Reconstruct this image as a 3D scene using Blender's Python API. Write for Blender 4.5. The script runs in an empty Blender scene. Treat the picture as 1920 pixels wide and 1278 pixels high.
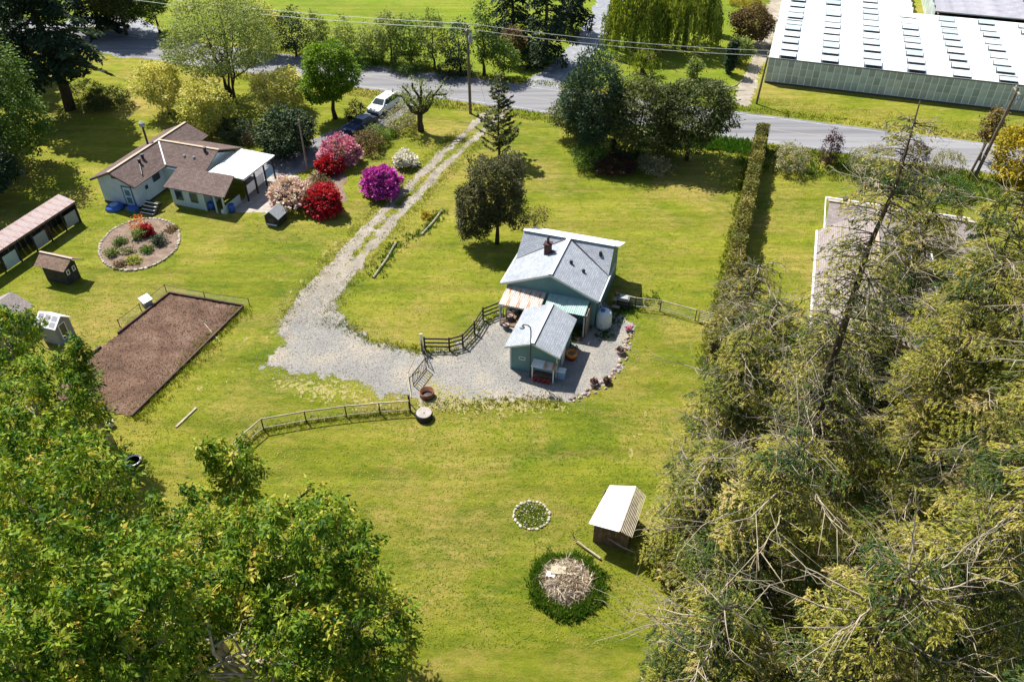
import bpy, math, random
import numpy as np
from mathutils import Vector, Matrix

SC = bpy.context.scene
COL = SC.collection
# ------------------------------------------------------------------ camera, light, exposure
CAMH = 42.0
PITCH = math.radians(39.2)
cam_d = bpy.data.cameras.new('camera')
cam_d.sensor_width = 36.0
cam_d.lens = 28.0
cam_d.clip_start = 0.5
cam_d.clip_end = 4000.0
cam = bpy.data.objects.new('camera', cam_d)
cam.location = (0, 0, CAMH)
cam.rotation_euler = (math.pi / 2 - PITCH, 0, 0)
COL.objects.link(cam)
SC.camera = cam

SUN_TO = Vector((-0.47, 0.53, 1.0)).normalized()       # towards the sun
sun_el = math.asin(SUN_TO.z)
sun_az = math.atan2(SUN_TO.x, SUN_TO.y)
w = bpy.data.worlds.new('World')
SC.world = w
w.use_nodes = True
nt = w.node_tree
bg = nt.nodes['Background']
sky = nt.nodes.new('ShaderNodeTexSky')
sky.sky_type = 'NISHITA'
sky.sun_disc = False
sky.sun_elevation = sun_el
sky.sun_rotation = sun_az
nt.links.new(sky.outputs[0], bg.inputs[0])
bg.inputs[1].default_value = 0.08
sl = bpy.data.lights.new('sun', 'SUN')
sl.energy = 5.0
sl.angle = math.radians(0.5)
sl.color = (1.0, 0.95, 0.86)
so = bpy.data.objects.new('sun', sl)
so.rotation_euler = SUN_TO.to_track_quat('Z', 'Y').to_euler()
so.location = (-40, 60, 90)
COL.objects.link(so)
SC.view_settings.view_transform = 'Standard'
SC.view_settings.look = 'None'
SC.view_settings.gamma = 1.0
SC.view_settings.exposure = 0.85
SC.view_settings.use_curve_mapping = False
SC.render.engine = 'CYCLES'
SC.cycles.max_bounces = 6
SC.cycles.diffuse_bounces = 3
SC.cycles.transmission_bounces = 4
SC.cycles.transparent_max_bounces = 6

# ------------------------------------------------------------------ coordinates
F = 28.0 / 36.0 * 1920
cp, sp = math.cos(PITCH), math.sin(PITCH)


def G(px, py, z=0.0):
    """point of the level z seen at a pixel of the 1920 x 1278 photograph"""
    u = (px - 960) / F
    v = (py - 639) / F
    t = (z - CAMH) / (-sp - v * cp)
    return Vector((u * t, (cp - v * sp) * t, z))


def HG(px, py, ty):
    """height of an upright thing standing at a pixel and ending at the row ty"""
    g = G(px, py)
    lo, hi = 0.0, 41.0
    for _ in range(40):
        m = (lo + hi) / 2
        dz = m - CAMH
        y = 639 - F * (g.y * sp + dz * cp) / (g.y * cp - dz * sp)
        if y > ty:
            lo = m
        else:
            hi = m
    return lo


TH = math.radians(18.4)                  # the lots, houses and road share one direction
tc, ts = math.cos(TH), math.sin(TH)


def W(a, b, z=0.0):
    return Vector((a * tc + b * ts, -a * ts + b * tc, z))


def LOC(p):
    return (p[0] * tc - p[1] * ts, p[0] * ts + p[1] * tc)


RNG = np.random.default_rng(7)
random.seed(11)

# ------------------------------------------------------------------ materials


def new_mat(name):
    m = bpy.data.materials.new(name)
    m.use_nodes = True
    return m, m.node_tree, m.node_tree.nodes['Principled BSDF']


def ramp(nt, stops):
    r = nt.nodes.new('ShaderNodeValToRGB')
    el = r.color_ramp.elements
    while len(el) < len(stops):
        el.new(0.5)
    for e, (p, c) in zip(el, stops):
        e.position = p
        e.color = (*c, 1)
    return r


def noise(nt, vec, scale, detail=4, rough=0.55):
    n = nt.nodes.new('ShaderNodeTexNoise')
    n.inputs['Scale'].default_value = scale
    n.inputs['Detail'].default_value = detail
    n.inputs['Roughness'].default_value = rough
    if vec is not None:
        nt.links.new(vec, n.inputs['Vector'])
    return n


def mapping(nt, scale=(1, 1, 1), rotz=0.0):
    t = nt.nodes.new('ShaderNodeTexCoord')
    m = nt.nodes.new('ShaderNodeMapping')
    m.inputs['Scale'].default_value = scale
    m.inputs['Rotation'].default_value = (0, 0, rotz)
    nt.links.new(t.outputs['Object'], m.inputs['Vector'])
    return m.outputs[0]


def math_n(nt, op, a, b, clamp=False):
    n = nt.nodes.new('ShaderNodeMath')
    n.operation = op
    n.use_clamp = clamp
    for i, v in enumerate((a, b)):
        if isinstance(v, (int, float)):
            n.inputs[i].default_value = v
        else:
            nt.links.new(v, n.inputs[i])
    return n.outputs[0]


def mix_n(nt, fac, a, b, blend='MIX'):
    n = nt.nodes.new('ShaderNodeMix')
    n.data_type = 'RGBA'
    n.blend_type = blend
    for s, v in ((n.inputs[0], fac), (n.inputs[6], a), (n.inputs[7], b)):
        if isinstance(v, (int, float)):
            s.default_value = v
        elif isinstance(v, tuple):
            s.default_value = (*v, 1)
        else:
            nt.links.new(v, s)
    return n.outputs[2]


def bump(nt, bs, h, strength=0.4, dist=0.05):
    b = nt.nodes.new('ShaderNodeBump')
    b.inputs['Strength'].default_value = strength
    b.inputs['Distance'].default_value = dist
    nt.links.new(h, b.inputs['Height'])
    nt.links.new(b.outputs[0], bs.inputs['Normal'])


def M_noise(name, stops, scale=3.0, rough=0.8, stretch=(1, 1, 1), detail=5, bmp=0.3, metal=0.0, spec=0.3, rotz=0.0,
            fine=None, per_obj=0.0):
    m, nt, bs = new_mat(name)
    v = mapping(nt, stretch, rotz)
    n = noise(nt, v, scale, detail)
    r = ramp(nt, stops)
    nt.links.new(n.outputs[0], r.inputs[0])
    c = r.outputs[0]
    if fine:
        n2 = noise(nt, v, fine[0], 3)
        k = math_n(nt, 'MULTIPLY_ADD', n2.outputs[0], fine[1] * 2)
        k.node.inputs[2].default_value = 1 - fine[1]
        c = mix_n(nt, 1.0, c, k, 'MULTIPLY')
    if per_obj:
        oi = nt.nodes.new('ShaderNodeObjectInfo')
        k = math_n(nt, 'MULTIPLY_ADD', oi.outputs['Random'], per_obj * 2)
        k.node.inputs[2].default_value = 1 - per_obj
        c = mix_n(nt, 1.0, c, k, 'MULTIPLY')
    nt.links.new(c, bs.inputs['Base Color'])
    bs.inputs['Roughness'].default_value = rough
    bs.inputs['Metallic'].default_value = metal
    bs.inputs['Specular IOR Level'].default_value = spec
    if bmp:
        bump(nt, bs, n.outputs[0], bmp)
    return m


def M_plain(name, c, rough=0.6, var=0.12, scale=4.0, metal=0.0, bmp=0.1, spec=0.4):
    a = tuple(x * (1 - var) for x in c)
    b = tuple(min(1, x * (1 + var)) for x in c)
    return M_noise(name, [(0.3, a), (0.7, b)], scale, rough, bmp=bmp, metal=metal, spec=spec)


def M_leaf(name, stops, transl=0.3, rough=0.55):
    m, nt, bs = new_mat(name)
    at = nt.nodes.new('ShaderNodeAttribute')
    at.attribute_name = 'tint'
    r = ramp(nt, stops)
    nt.links.new(at.outputs['Fac'], r.inputs[0])
    nt.links.new(r.outputs[0], bs.inputs['Base Color'])
    bs.inputs['Roughness'].default_value = rough
    bs.inputs['Specular IOR Level'].default_value = 0.18
    tr = nt.nodes.new('ShaderNodeBsdfTranslucent')
    g = nt.nodes.new('ShaderNodeMix')
    g.data_type = 'RGBA'
    g.blend_type = 'MULTIPLY'
    g.inputs[0].default_value = 1
    nt.links.new(r.outputs[0], g.inputs[6])
    g.inputs[7].default_value = (1.25, 1.2, 0.55, 1)
    nt.links.new(g.outputs[2], tr.inputs[0])
    mx = nt.nodes.new('ShaderNodeMixShader')
    mx.inputs[0].default_value = transl
    nt.links.new(bs.outputs[0], mx.inputs[1])
    nt.links.new(tr.outputs[0], mx.inputs[2])
    out = [n for n in nt.nodes if n.type == 'OUTPUT_MATERIAL'][0]
    nt.links.new(mx.outputs[0], out.inputs[0])
    return m


def M_grass(name, dark, mid, light, dry, dry_amt=0.5):
    m, nt, bs = new_mat(name)
    v = mapping(nt, (1, 1, 1), TH)
    vs = mapping(nt, (0.45, 1.0, 1), TH + 0.06)
    n1 = noise(nt, v, 0.055, 4, 0.6)
    n2 = noise(nt, vs, 0.35, 6, 0.7)
    n3 = noise(nt, vs, 2.2, 6, 0.75)
    n4 = noise(nt, v, 12.0, 4, 0.85)
    a = math_n(nt, 'MULTIPLY', n1.outputs[0], 0.40)
    k = math_n(nt, 'MULTIPLY', n2.outputs[0], 0.42)
    a = math_n(nt, 'ADD', a, k)
    k = math_n(nt, 'MULTIPLY', n3.outputs[0], 0.40)
    a = math_n(nt, 'ADD', a, k)
    r = ramp(nt, [(0.48, dark), (0.60, mid), (0.73, light)])
    nt.links.new(a, r.inputs[0])
    c = r.outputs[0]
    # worn, dry patches at two sizes, their outlines broken up by the blades
    for sc, thr, gain, amt in ((0.085, 0.47, 5.0, 1.0), (0.42, 0.53, 6.0, 0.7)):
        nd = noise(nt, v if sc < .2 else vs, sc, 7, 0.7)
        d = math_n(nt, 'SUBTRACT', nd.outputs[0], thr)
        d = math_n(nt, 'MULTIPLY', d, gain, True)
        e = math_n(nt, 'SUBTRACT', n3.outputs[0], 0.32)
        e = math_n(nt, 'MULTIPLY', e, 3.2, True)
        d = math_n(nt, 'MULTIPLY', d, e, True)
        d = math_n(nt, 'MULTIPLY', d, amt * dry_amt * 2, True)
        c = mix_n(nt, d, c, dry)
    # lush dark clumps
    ng = noise(nt, vs, 0.7, 5, 0.7)
    d = math_n(nt, 'SUBTRACT', ng.outputs[0], 0.57)
    d = math_n(nt, 'MULTIPLY', d, 6.0, True)
    d = math_n(nt, 'MULTIPLY', d, 0.6)
    c = mix_n(nt, d, c, tuple(x * 0.75 for x in dark))
    k = math_n(nt, 'MULTIPLY_ADD', n4.outputs[0], 1.7)
    k.node.inputs[2].default_value = 0.15
    c = mix_n(nt, 1.0, c, k, 'MULTIPLY')
    # faint mower passes
    vm = mapping(nt, (0.04, 1.0, 1), TH)
    nm = noise(nt, vm, 0.9, 3, 0.6)
    k = math_n(nt, 'MULTIPLY_ADD', nm.outputs[0], 0.9)
    k.node.inputs[2].default_value = 0.55
    c = mix_n(nt, 1.0, c, k, 'MULTIPLY')
    nt.links.new(c, bs.inputs['Base Color'])
    bs.inputs['Roughness'].default_value = 0.9
    bs.inputs['Specular IOR Level'].default_value = 0.1
    h = math_n(nt, 'ADD', n3.outputs[0], n4.outputs[0])
    bump(nt, bs, h, 1.0, 0.14)
    return m


def M_corr(name, c1, c2, rust=None, rust_at=0.5, rough=0.5, metal=0.0):
    m, nt, bs = new_mat(name)
    v = mapping(nt, (1, 1, 1))
    n = noise(nt, v, 1.3, 6, 0.7)
    r = ramp(nt, [(0.3, c1), (0.7, c2)])
    nt.links.new(n.outputs[0], r.inputs[0])
    c = r.outputs[0]
    if rust:
        vs = mapping(nt, (2.5, 0.5, 0.5))
        n2 = noise(nt, vs, 0.9, 6, 0.72)
        k = math_n(nt, 'SUBTRACT', n2.outputs[0], rust_at)
        k = math_n(nt, 'MULTIPLY', k, 9, True)
        c = mix_n(nt, k, c, rust)
    nt.links.new(c, bs.inputs['Base Color'])
    bs.inputs['Roughness'].default_value = rough
    bs.inputs['Metallic'].default_value = metal
    return m


def M_shingle(name, c1, c2, row=0.18, rough=0.9):
    m, nt, bs = new_mat(name)
    t = nt.nodes.new('ShaderNodeTexCoord')
    u = nt.nodes.new('ShaderNodeUVMap')
    b = nt.nodes.new('ShaderNodeTexBrick')
    b.inputs['Scale'].default_value = 1.0
    b.inputs['Brick Width'].default_value = 0.32
    b.inputs['Row Height'].default_value = row
    b.inputs['Mortar Size'].default_value = 0.012
    b.inputs['Color1'].default_value = (*c1, 1)
    b.inputs['Color2'].default_value = (*c2, 1)
    b.inputs['Mortar'].default_value = (*[x * 0.55 for x in c1], 1)
    b.inputs['Bias'].default_value = 0.0
    nt.links.new(u.outputs[0], b.inputs['Vector'])
    n = noise(nt, t.outputs['Object'], 0.7, 6, 0.7)
    n2 = noise(nt, t.outputs['Object'], 7.0, 4, 0.7)
    k = math_n(nt, 'MULTIPLY_ADD', n.outputs[0], 0.55)
    k.node.inputs[2].default_value = 0.72
    c = mix_n(nt, 1.0, b.outputs[0], k, 'MULTIPLY')
    k = math_n(nt, 'MULTIPLY_ADD', n2.outputs[0], 0.6)
    k.node.inputs[2].default_value = 0.7
    c = mix_n(nt, 1.0, c, k, 'MULTIPLY')
    nt.links.new(c, bs.inputs['Base Color'])
    bs.inputs['Roughness'].default_value = rough
    bs.inputs['Specular IOR Level'].default_value = 0.12
    bump(nt, bs, b.outputs['Fac'], -0.4, 0.02)
    return m


def M_siding(name, c, row=0.2):
    m, nt, bs = new_mat(name)
    t = nt.nodes.new('ShaderNodeTexCoord')
    sx = nt.nodes.new('ShaderNodeSeparateXYZ')
    nt.links.new(t.outputs['Object'], sx.inputs[0])
    f = math_n(nt, 'DIVIDE', sx.outputs[2], row)
    f = math_n(nt, 'FRACT', f, 0)
    n = noise(nt, t.outputs['Object'], 1.2, 6, 0.65)
    k = math_n(nt, 'MULTIPLY_ADD', n.outputs[0], 0.5)
    k.node.inputs[2].default_value = 0.76
    cc = mix_n(nt, 1.0, c, k, 'MULTIPLY')
    nt.links.new(cc, bs.inputs['Base Color'])
    bs.inputs['Roughness'].default_value = 0.65
    bs.inputs['Specular IOR Level'].default_value = 0.2
    bump(nt, bs, f, 0.5, 0.03)
    return m


MT = {}
MT['lawn'] = M_grass('lawn', (0.085, 0.140, 0.010), (0.190, 0.220, 0.016), (0.310, 0.290, 0.040), (0.400, 0.290, 0.095), 0.58)
MT['field'] = M_grass('field', (0.085, 0.155, 0.010), (0.165, 0.230, 0.014), (0.245, 0.275, 0.028), (0.300, 0.270, 0.060), 0.35)
MT['road'] = M_noise('road', [(0.30, (0.135, 0.135, 0.147)), (0.5, (0.20, 0.20, 0.213)), (0.70, (0.275, 0.275, 0.285))], 0.6, 0.85,
                     (0.03, 1.5, 1), 6, 0.1, rotz=TH, fine=(9.0, 0.18), spec=0.06)
MT['paint_white'] = M_noise('paint_white', [(0.35, (0.26, 0.26, 0.27)), (0.65, (0.46, 0.46, 0.45))], 1.2, 0.7)
MT['paint_yellow'] = M_noise('paint_yellow', [(0.35, (0.25, 0.245, 0.24)), (0.65, (0.36, 0.32, 0.20))], 1.2, 0.7)
MT['asphalt'] = M_noise('asphalt', [(0.3, (0.13, 0.13, 0.145)), (0.7, (0.22, 0.22, 0.235))], 0.8, 0.9, fine=(10, 0.2))
MT['sideroad'] = M_noise('sideroad', [(0.3, (0.16, 0.17, 0.20)), (0.7, (0.30, 0.31, 0.33))], 0.8, 0.85, fine=(10, 0.2))
MT['gravel'] = M_noise('gravel', [(0.30, (0.21, 0.207, 0.20)), (0.5, (0.265, 0.255, 0.235)), (0.66, (0.34, 0.30, 0.245))], 0.35, 0.95, detail=8,
                       bmp=0.5, fine=(14.0, 0.42), spec=0.06)
MT['track'] = M_noise('track', [(0.28, (0.215, 0.185, 0.145)), (0.5, (0.30, 0.265, 0.215)), (0.72, (0.38, 0.35, 0.30))], 0.6, 0.95, detail=8,
                      bmp=0.5, fine=(12.0, 0.35), spec=0.06)
MT['earth'] = M_noise('earth', [(0.3, (0.21, 0.215, 0.035)), (0.5, (0.27, 0.235, 0.075)), (0.7, (0.30, 0.26, 0.15))], 1.5, 0.95, detail=8, bmp=0.5, fine=(12.0, 0.5))
MT['soil'] = M_noise('soil', [(0.3, (0.075, 0.045, 0.030)), (0.5, (0.125, 0.074, 0.050)), (0.72, (0.18, 0.120, 0.085))], 0.45, 0.95, detail=9, bmp=0.8, fine=(5.0, 0.45))
MT['bedsoil'] = M_noise('bedsoil', [(0.3, (0.13, 0.085, 0.06)), (0.7, (0.24, 0.18, 0.14))], 1.5, 0.95, bmp=0.8, fine=(7, 0.4))
MT['bark_dark'] = M_noise('bark_dark', [(0.3, (0.035, 0.025, 0.018)), (0.7, (0.10, 0.075, 0.055))], 6.0, 0.95, (1, 1, 0.25), bmp=0.8)
MT['bark'] = M_noise('bark', [(0.3, (0.10, 0.075, 0.050)), (0.7, (0.21, 0.165, 0.12))], 6.0, 0.95, (1, 1, 0.25), bmp=0.8)
MT['bark_pale'] = M_noise('bark_pale', [(0.3, (0.24, 0.19, 0.13)), (0.7, (0.46, 0.40, 0.31))], 2.0, 0.9, bmp=0.5)
MT['wood_grey'] = M_noise('wood_grey', [(0.3, (0.20, 0.17, 0.13)), (0.7, (0.38, 0.33, 0.26))], 3.0, 0.9, bmp=0.4, per_obj=0.2)
MT['wood_black'] = M_noise('wood_black', [(0.3, (0.018, 0.017, 0.015)), (0.7, (0.06, 0.055, 0.05))], 3.0, 0.8, bmp=0.3)
MT['wood_brown'] = M_noise('wood_brown', [(0.3, (0.10, 0.060, 0.035)), (0.7, (0.20, 0.13, 0.085))], 3.0, 0.9, bmp=0.4, per_obj=0.2)
MT['wood_edge'] = M_noise('wood_edge', [(0.3, (0.055, 0.03, 0.025)), (0.7, (0.12, 0.075, 0.06))], 2.0, 0.9, bmp=0.4, per_obj=0.2)
MT['wood_pale'] = M_noise('wood_pale', [(0.3, (0.32, 0.27, 0.185)), (0.7, (0.50, 0.44, 0.33))], 3.0, 0.85, bmp=0.3, per_obj=0.15)
MT['white'] = M_plain('white', (0.78, 0.78, 0.77), 0.5, 0.06)
MT['white_roof'] = M_noise('white_roof', [(0.3, (0.70, 0.71, 0.73)), (0.7, (0.84, 0.84, 0.84))], 1.0, 0.45, bmp=0.05)
MT['roof_pale'] = M_shingle('roof_pale', (0.28, 0.305, 0.345), (0.355, 0.385, 0.43))
MT['roof_brown'] = M_shingle('roof_brown', (0.110, 0.080, 0.074), (0.165, 0.122, 0.108))
MT['roof_lilac'] = M_shingle('roof_lilac', (0.25, 0.215, 0.205), (0.33, 0.285, 0.27))
MT['roof_hut'] = M_shingle('roof_hut', (0.17, 0.115, 0.085), (0.26, 0.18, 0.14))
MT['ridge_pale'] = M_plain('ridge_pale', (0.66, 0.68, 0.68), 0.7)
MT['ridge_tan'] = M_plain('ridge_tan', (0.42, 0.33, 0.25), 0.8)
MT['teal'] = M_siding('teal', (0.135, 0.245, 0.255))
MT['blue_wall'] = M_siding('blue_wall', (0.50, 0.58, 0.66))
MT['mint_wall'] = M_siding('mint_wall', (0.46, 0.57, 0.56))
MT['grey_wall'] = M_siding('grey_wall', (0.26, 0.27, 0.28))
MT['cream_wall'] = M_siding('cream_wall', (0.55, 0.52, 0.47))
MT['trim'] = M_plain('trim', (0.55, 0.57, 0.57), 0.5)
MT['trim_dark'] = M_plain('trim_dark', (0.045, 0.045, 0.05), 0.6)
MT['trim_brown'] = M_plain('trim_brown', (0.10, 0.065, 0.055), 0.7)
MT['door_blue'] = M_plain('door_blue', (0.06, 0.16, 0.24), 0.5)
MT['glass_dark'] = M_plain('glass_dark', (0.03, 0.045, 0.06), 0.12, spec=0.6, bmp=0)
MT['rust_white'] = M_corr('rust_white', (0.50, 0.47, 0.43), (0.68, 0.65, 0.60), (0.45, 0.20, 0.085), 0.47)
MT['rust_red'] = M_corr('rust_red', (0.36, 0.27, 0.26), (0.50, 0.43, 0.42), (0.34, 0.13, 0.07), 0.50)
MT['green_clear'] = M_corr('green_clear', (0.25, 0.42, 0.38), (0.50, 0.62, 0.58), rough=0.3)
MT['metal_dark'] = M_plain('metal_dark', (0.03, 0.03, 0.035), 0.5)
MT['metal_grey'] = M_plain('metal_grey', (0.32, 0.33, 0.34), 0.45)
MT['chimney'] = M_noise('chimney', [(0.3, (0.045, 0.02, 0.02)), (0.7, (0.10, 0.05, 0.05))], 6, 0.9)
MT['stone'] = M_noise('stone', [(0.3, (0.30, 0.27, 0.22)), (0.7, (0.55, 0.51, 0.43))], 3.0, 0.9, bmp=0.5, per_obj=0.3)
MT['stone_pink'] = M_noise('stone_pink', [(0.3, (0.26, 0.19, 0.17)), (0.7, (0.48, 0.38, 0.34))], 3.0, 0.9, bmp=0.5, per_obj=0.3)
MT['concrete'] = M_noise('concrete', [(0.3, (0.27, 0.245, 0.22)), (0.7, (0.42, 0.38, 0.345))], 2.0, 0.9, bmp=0.2, fine=(9, .2))
MT['rust'] = M_noise('rust', [(0.3, (0.12, 0.05, 0.03)), (0.7, (0.28, 0.13, 0.08))], 4.0, 0.9)
MT['orange'] = M_plain('orange', (0.75, 0.26, 0.02), 0.5)
MT['red'] = M_plain('red', (0.42, 0.03, 0.025), 0.5)
MT['blue'] = M_plain('blue', (0.03, 0.10, 0.38), 0.4)
MT['blue_pale'] = M_plain('blue_pale', (0.22, 0.40, 0.58), 0.5)
MT['tank'] = M_plain('tank', (0.62, 0.68, 0.69), 0.45)
MT['insulator'] = M_plain('insulator', (0.72, 0.76, 0.8), 0.3)
MT['tyre'] = M_plain('tyre', (0.02, 0.02, 0.02), 0.8)
MT['car_white'] = M_plain('car_white', (0.74, 0.77, 0.78), 0.25, 0.03, spec=0.6, bmp=0)
MT['car_blue'] = M_plain('car_blue', (0.025, 0.035, 0.10), 0.25, 0.05, spec=0.6, bmp=0)
MT['wire'] = M_plain('wire', (0.62, 0.62, 0.60), 0.5)
MT['gh_white'] = M_noise('gh_white', [(0.3, (0.78, 0.79, 0.80)), (0.7, (0.88, 0.88, 0.88))], 0.5, 0.35, bmp=0.0, fine=(3.0, .06))
MT['gh_grey'] = M_noise('gh_grey', [(0.3, (0.30, 0.29, 0.33)), (0.7, (0.46, 0.45, 0.49))], 0.6, 0.3, bmp=0.0, fine=(3.0, .1))
MT['gh_glass'] = M_noise('gh_glass', [(0.3, (0.28, 0.35, 0.32)), (0.7, (0.56, 0.61, 0.59))], 0.5, 0.35, bmp=0.0, per_obj=0.25)
MT['gh_vent'] = M_noise('gh_vent', [(0.3, (0.42, 0.52, 0.55)), (0.7, (0.60, 0.66, 0.70))], 0.6, 0.3, bmp=0.0, per_obj=0.2)
MT['gh_gap_shade'] = M_plain('gh_gap_shade', (0.06, 0.075, 0.085), 0.5)  # dark tone painted for the shade under the open vents
MT['straw'] = M_leaf('straw', [(0, (0.19, 0.13, 0.085)), (0.5, (0.42, 0.325, 0.23)), (1, (0.70, 0.62, 0.48))], 0.1, 0.8)
# leaves -------------------------------------------------------------
MT['lf_maple'] = M_leaf('lf_maple', [(0, (0.028, 0.085, 0.008)), (0.3, (0.085, 0.175, 0.012)), (0.6, (0.180, 0.270, 0.018)), (0.85, (0.320, 0.365, 0.040)), (0.98, (0.46, 0.43, 0.06)), (1, (0.48, 0.36, 0.06))], 0.32)
MT['lf_cedar'] = M_leaf('lf_cedar', [(0, (0.030, 0.070, 0.020)), (0.3, (0.095, 0.130, 0.022)), (0.6, (0.255, 0.255, 0.034)), (0.85, (0.400, 0.355, 0.070)), (1, (0.47, 0.38, 0.16))], 0.28)
MT['lf_yellow'] = M_leaf('lf_yellow', [(0, (0.14, 0.20, 0.028)), (0.5, (0.38, 0.40, 0.070)), (1, (0.70, 0.64, 0.24))], 0.4)
MT['lf_airy'] = M_leaf('lf_airy', [(0, (0.081, 0.121, 0.027)), (0.5, (0.169, 0.223, 0.047)), (1, (0.324, 0.365, 0.128))], 0.35)
MT['lf_bright'] = M_leaf('lf_bright', [(0, (0.050, 0.130, 0.008)), (0.5, (0.14, 0.245, 0.014)), (1, (0.27, 0.36, 0.030))], 0.4)
MT['lf_dark'] = M_leaf('lf_dark', [(0, (0.014, 0.032, 0.016)), (0.5, (0.030, 0.060, 0.026)), (1, (0.075, 0.105, 0.040))], 0.2)
MT['lf_clip'] = M_leaf('lf_clip', [(0, (0.040, 0.048, 0.018)), (0.5, (0.090, 0.095, 0.034)), (1, (0.19, 0.175, 0.08))], 0.22)
MT['lf_olive'] = M_leaf('lf_olive', [(0, (0.030, 0.050, 0.014)), (0.5, (0.080, 0.105, 0.026)), (1, (0.19, 0.205, 0.07))], 0.25)
MT['lf_blue'] = M_leaf('lf_blue', [(0, (0.022, 0.050, 0.026)), (0.5, (0.050, 0.092, 0.046)), (1, (0.12, 0.165, 0.080))], 0.2)
MT['lf_mid'] = M_leaf('lf_mid', [(0, (0.042, 0.090, 0.014)), (0.5, (0.090, 0.162, 0.024)), (1, (0.180, 0.240, 0.042))], 0.3)
MT['lf_willow'] = M_leaf('lf_willow', [(0, (0.060, 0.110, 0.016)), (0.5, (0.17, 0.235, 0.028)), (1, (0.40, 0.42, 0.075))], 0.35)
MT['lf_gold'] = M_leaf('lf_gold', [(0, (0.168, 0.144, 0.012)), (0.5, (0.384, 0.300, 0.018)), (1, (0.600, 0.432, 0.036))], 0.3)
MT['lf_plum'] = M_leaf('lf_plum', [(0, (0.025, 0.010, 0.012)), (0.5, (0.060, 0.022, 0.026)), (1, (0.12, 0.055, 0.05))], 0.25)
MT['lf_cream'] = M_leaf('lf_cream', [(0, (0.121, 0.143, 0.044)), (0.5, (0.297, 0.286, 0.154)), (1, (0.605, 0.528, 0.396))], 0.25)
MT['lf_hedge'] = M_leaf('lf_hedge', [(0, (0.065, 0.085, 0.018)), (0.5, (0.19, 0.185, 0.035)), (0.85, (0.33, 0.29, 0.07)), (1, (0.42, 0.26, 0.18))], 0.28)
MT['lf_brown'] = M_leaf('lf_brown', [(0, (0.07, 0.045, 0.02)), (0.5, (0.16, 0.11, 0.04)), (1, (0.30, 0.22, 0.09))], 0.25)
MT['fl_red'] = M_leaf('fl_red', [(0, (0.25, 0.006, 0.012)), (1, (0.62, 0.03, 0.05))], 0.2)
MT['fl_pink'] = M_leaf('fl_pink', [(0, (0.42, 0.08, 0.20)), (0.6, (0.62, 0.24, 0.36)), (1, (0.80, 0.55, 0.62))], 0.2)
MT['fl_magenta'] = M_leaf('fl_magenta', [(0, (0.32, 0.02, 0.26)), (1, (0.66, 0.10, 0.56))], 0.2)
MT['fl_white'] = M_leaf('fl_white', [(0, (0.66, 0.62, 0.58)), (1, (0.85, 0.85, 0.82))], 0.2)
MT['fl_blush'] = M_leaf('fl_blush', [(0, (0.52, 0.25, 0.26)), (0.5, (0.72, 0.58, 0.52)), (1, (0.84, 0.80, 0.70))], 0.2)
MT['fl_orange'] = M_leaf('fl_orange', [(0, (0.45, 0.10, 0.02)), (1, (0.65, 0.22, 0.04))], 0.2)
MT['lf_grass'] = M_leaf('lf_grass', [(0, (0.072, 0.126, 0.012)), (0.5, (0.150, 0.198, 0.017)), (1, (0.300, 0.288, 0.054))], 0.3)
MT['lf_weed2'] = M_leaf('lf_weed2', [(0, (0.035, 0.100, 0.012)), (0.5, (0.085, 0.180, 0.018)), (1, (0.24, 0.29, 0.05))], 0.35)
MT['lf_lawn'] = M_leaf('lf_lawn', [(0, (0.085, 0.155, 0.010)), (0.35, (0.19, 0.232, 0.018)), (0.65, (0.32, 0.30, 0.04)), (1, (0.45, 0.32, 0.13))], 0.3, 0.8)
MT['clod'] = M_leaf('clod', [(0, (0.080, 0.042, 0.027)), (0.5, (0.135, 0.070, 0.044)), (1, (0.21, 0.12, 0.080))], 0.0, 0.95)
MT['pebble'] = M_leaf('pebble', [(0, (0.17, 0.17, 0.172)), (0.5, (0.30, 0.288, 0.268)), (1, (0.46, 0.42, 0.355))], 0.0, 0.95)
MT['pebble_tan'] = M_leaf('pebble_tan', [(0, (0.27, 0.24, 0.20)), (0.5, (0.38, 0.34, 0.285)), (1, (0.50, 0.46, 0.40))], 0.0, 0.95)
MT['lf_weed'] = M_leaf('lf_weed', [(0, (0.025, 0.085, 0.012)), (0.5, (0.055, 0.150, 0.015)), (1, (0.12, 0.21, 0.025))], 0.3)

# ------------------------------------------------------------------ object helpers


def thing(name, label, cat, loc=(0, 0, 0), rotz=0.0, group=None):
    o = bpy.data.objects.new(name, None)
    o.empty_display_size = 0.2
    COL.objects.link(o)
    o.location = loc
    o.rotation_euler = (0, 0, rotz)
    o['label'] = label
    o['category'] = cat
    if group:
        o['group'] = group
    return o


def tag(o, label=None, cat=None, group=None, kind=None):
    for k, v in (('label', label), ('category', cat), ('group', group), ('kind', kind)):
        if v:
            o[k] = v
    return o


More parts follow.
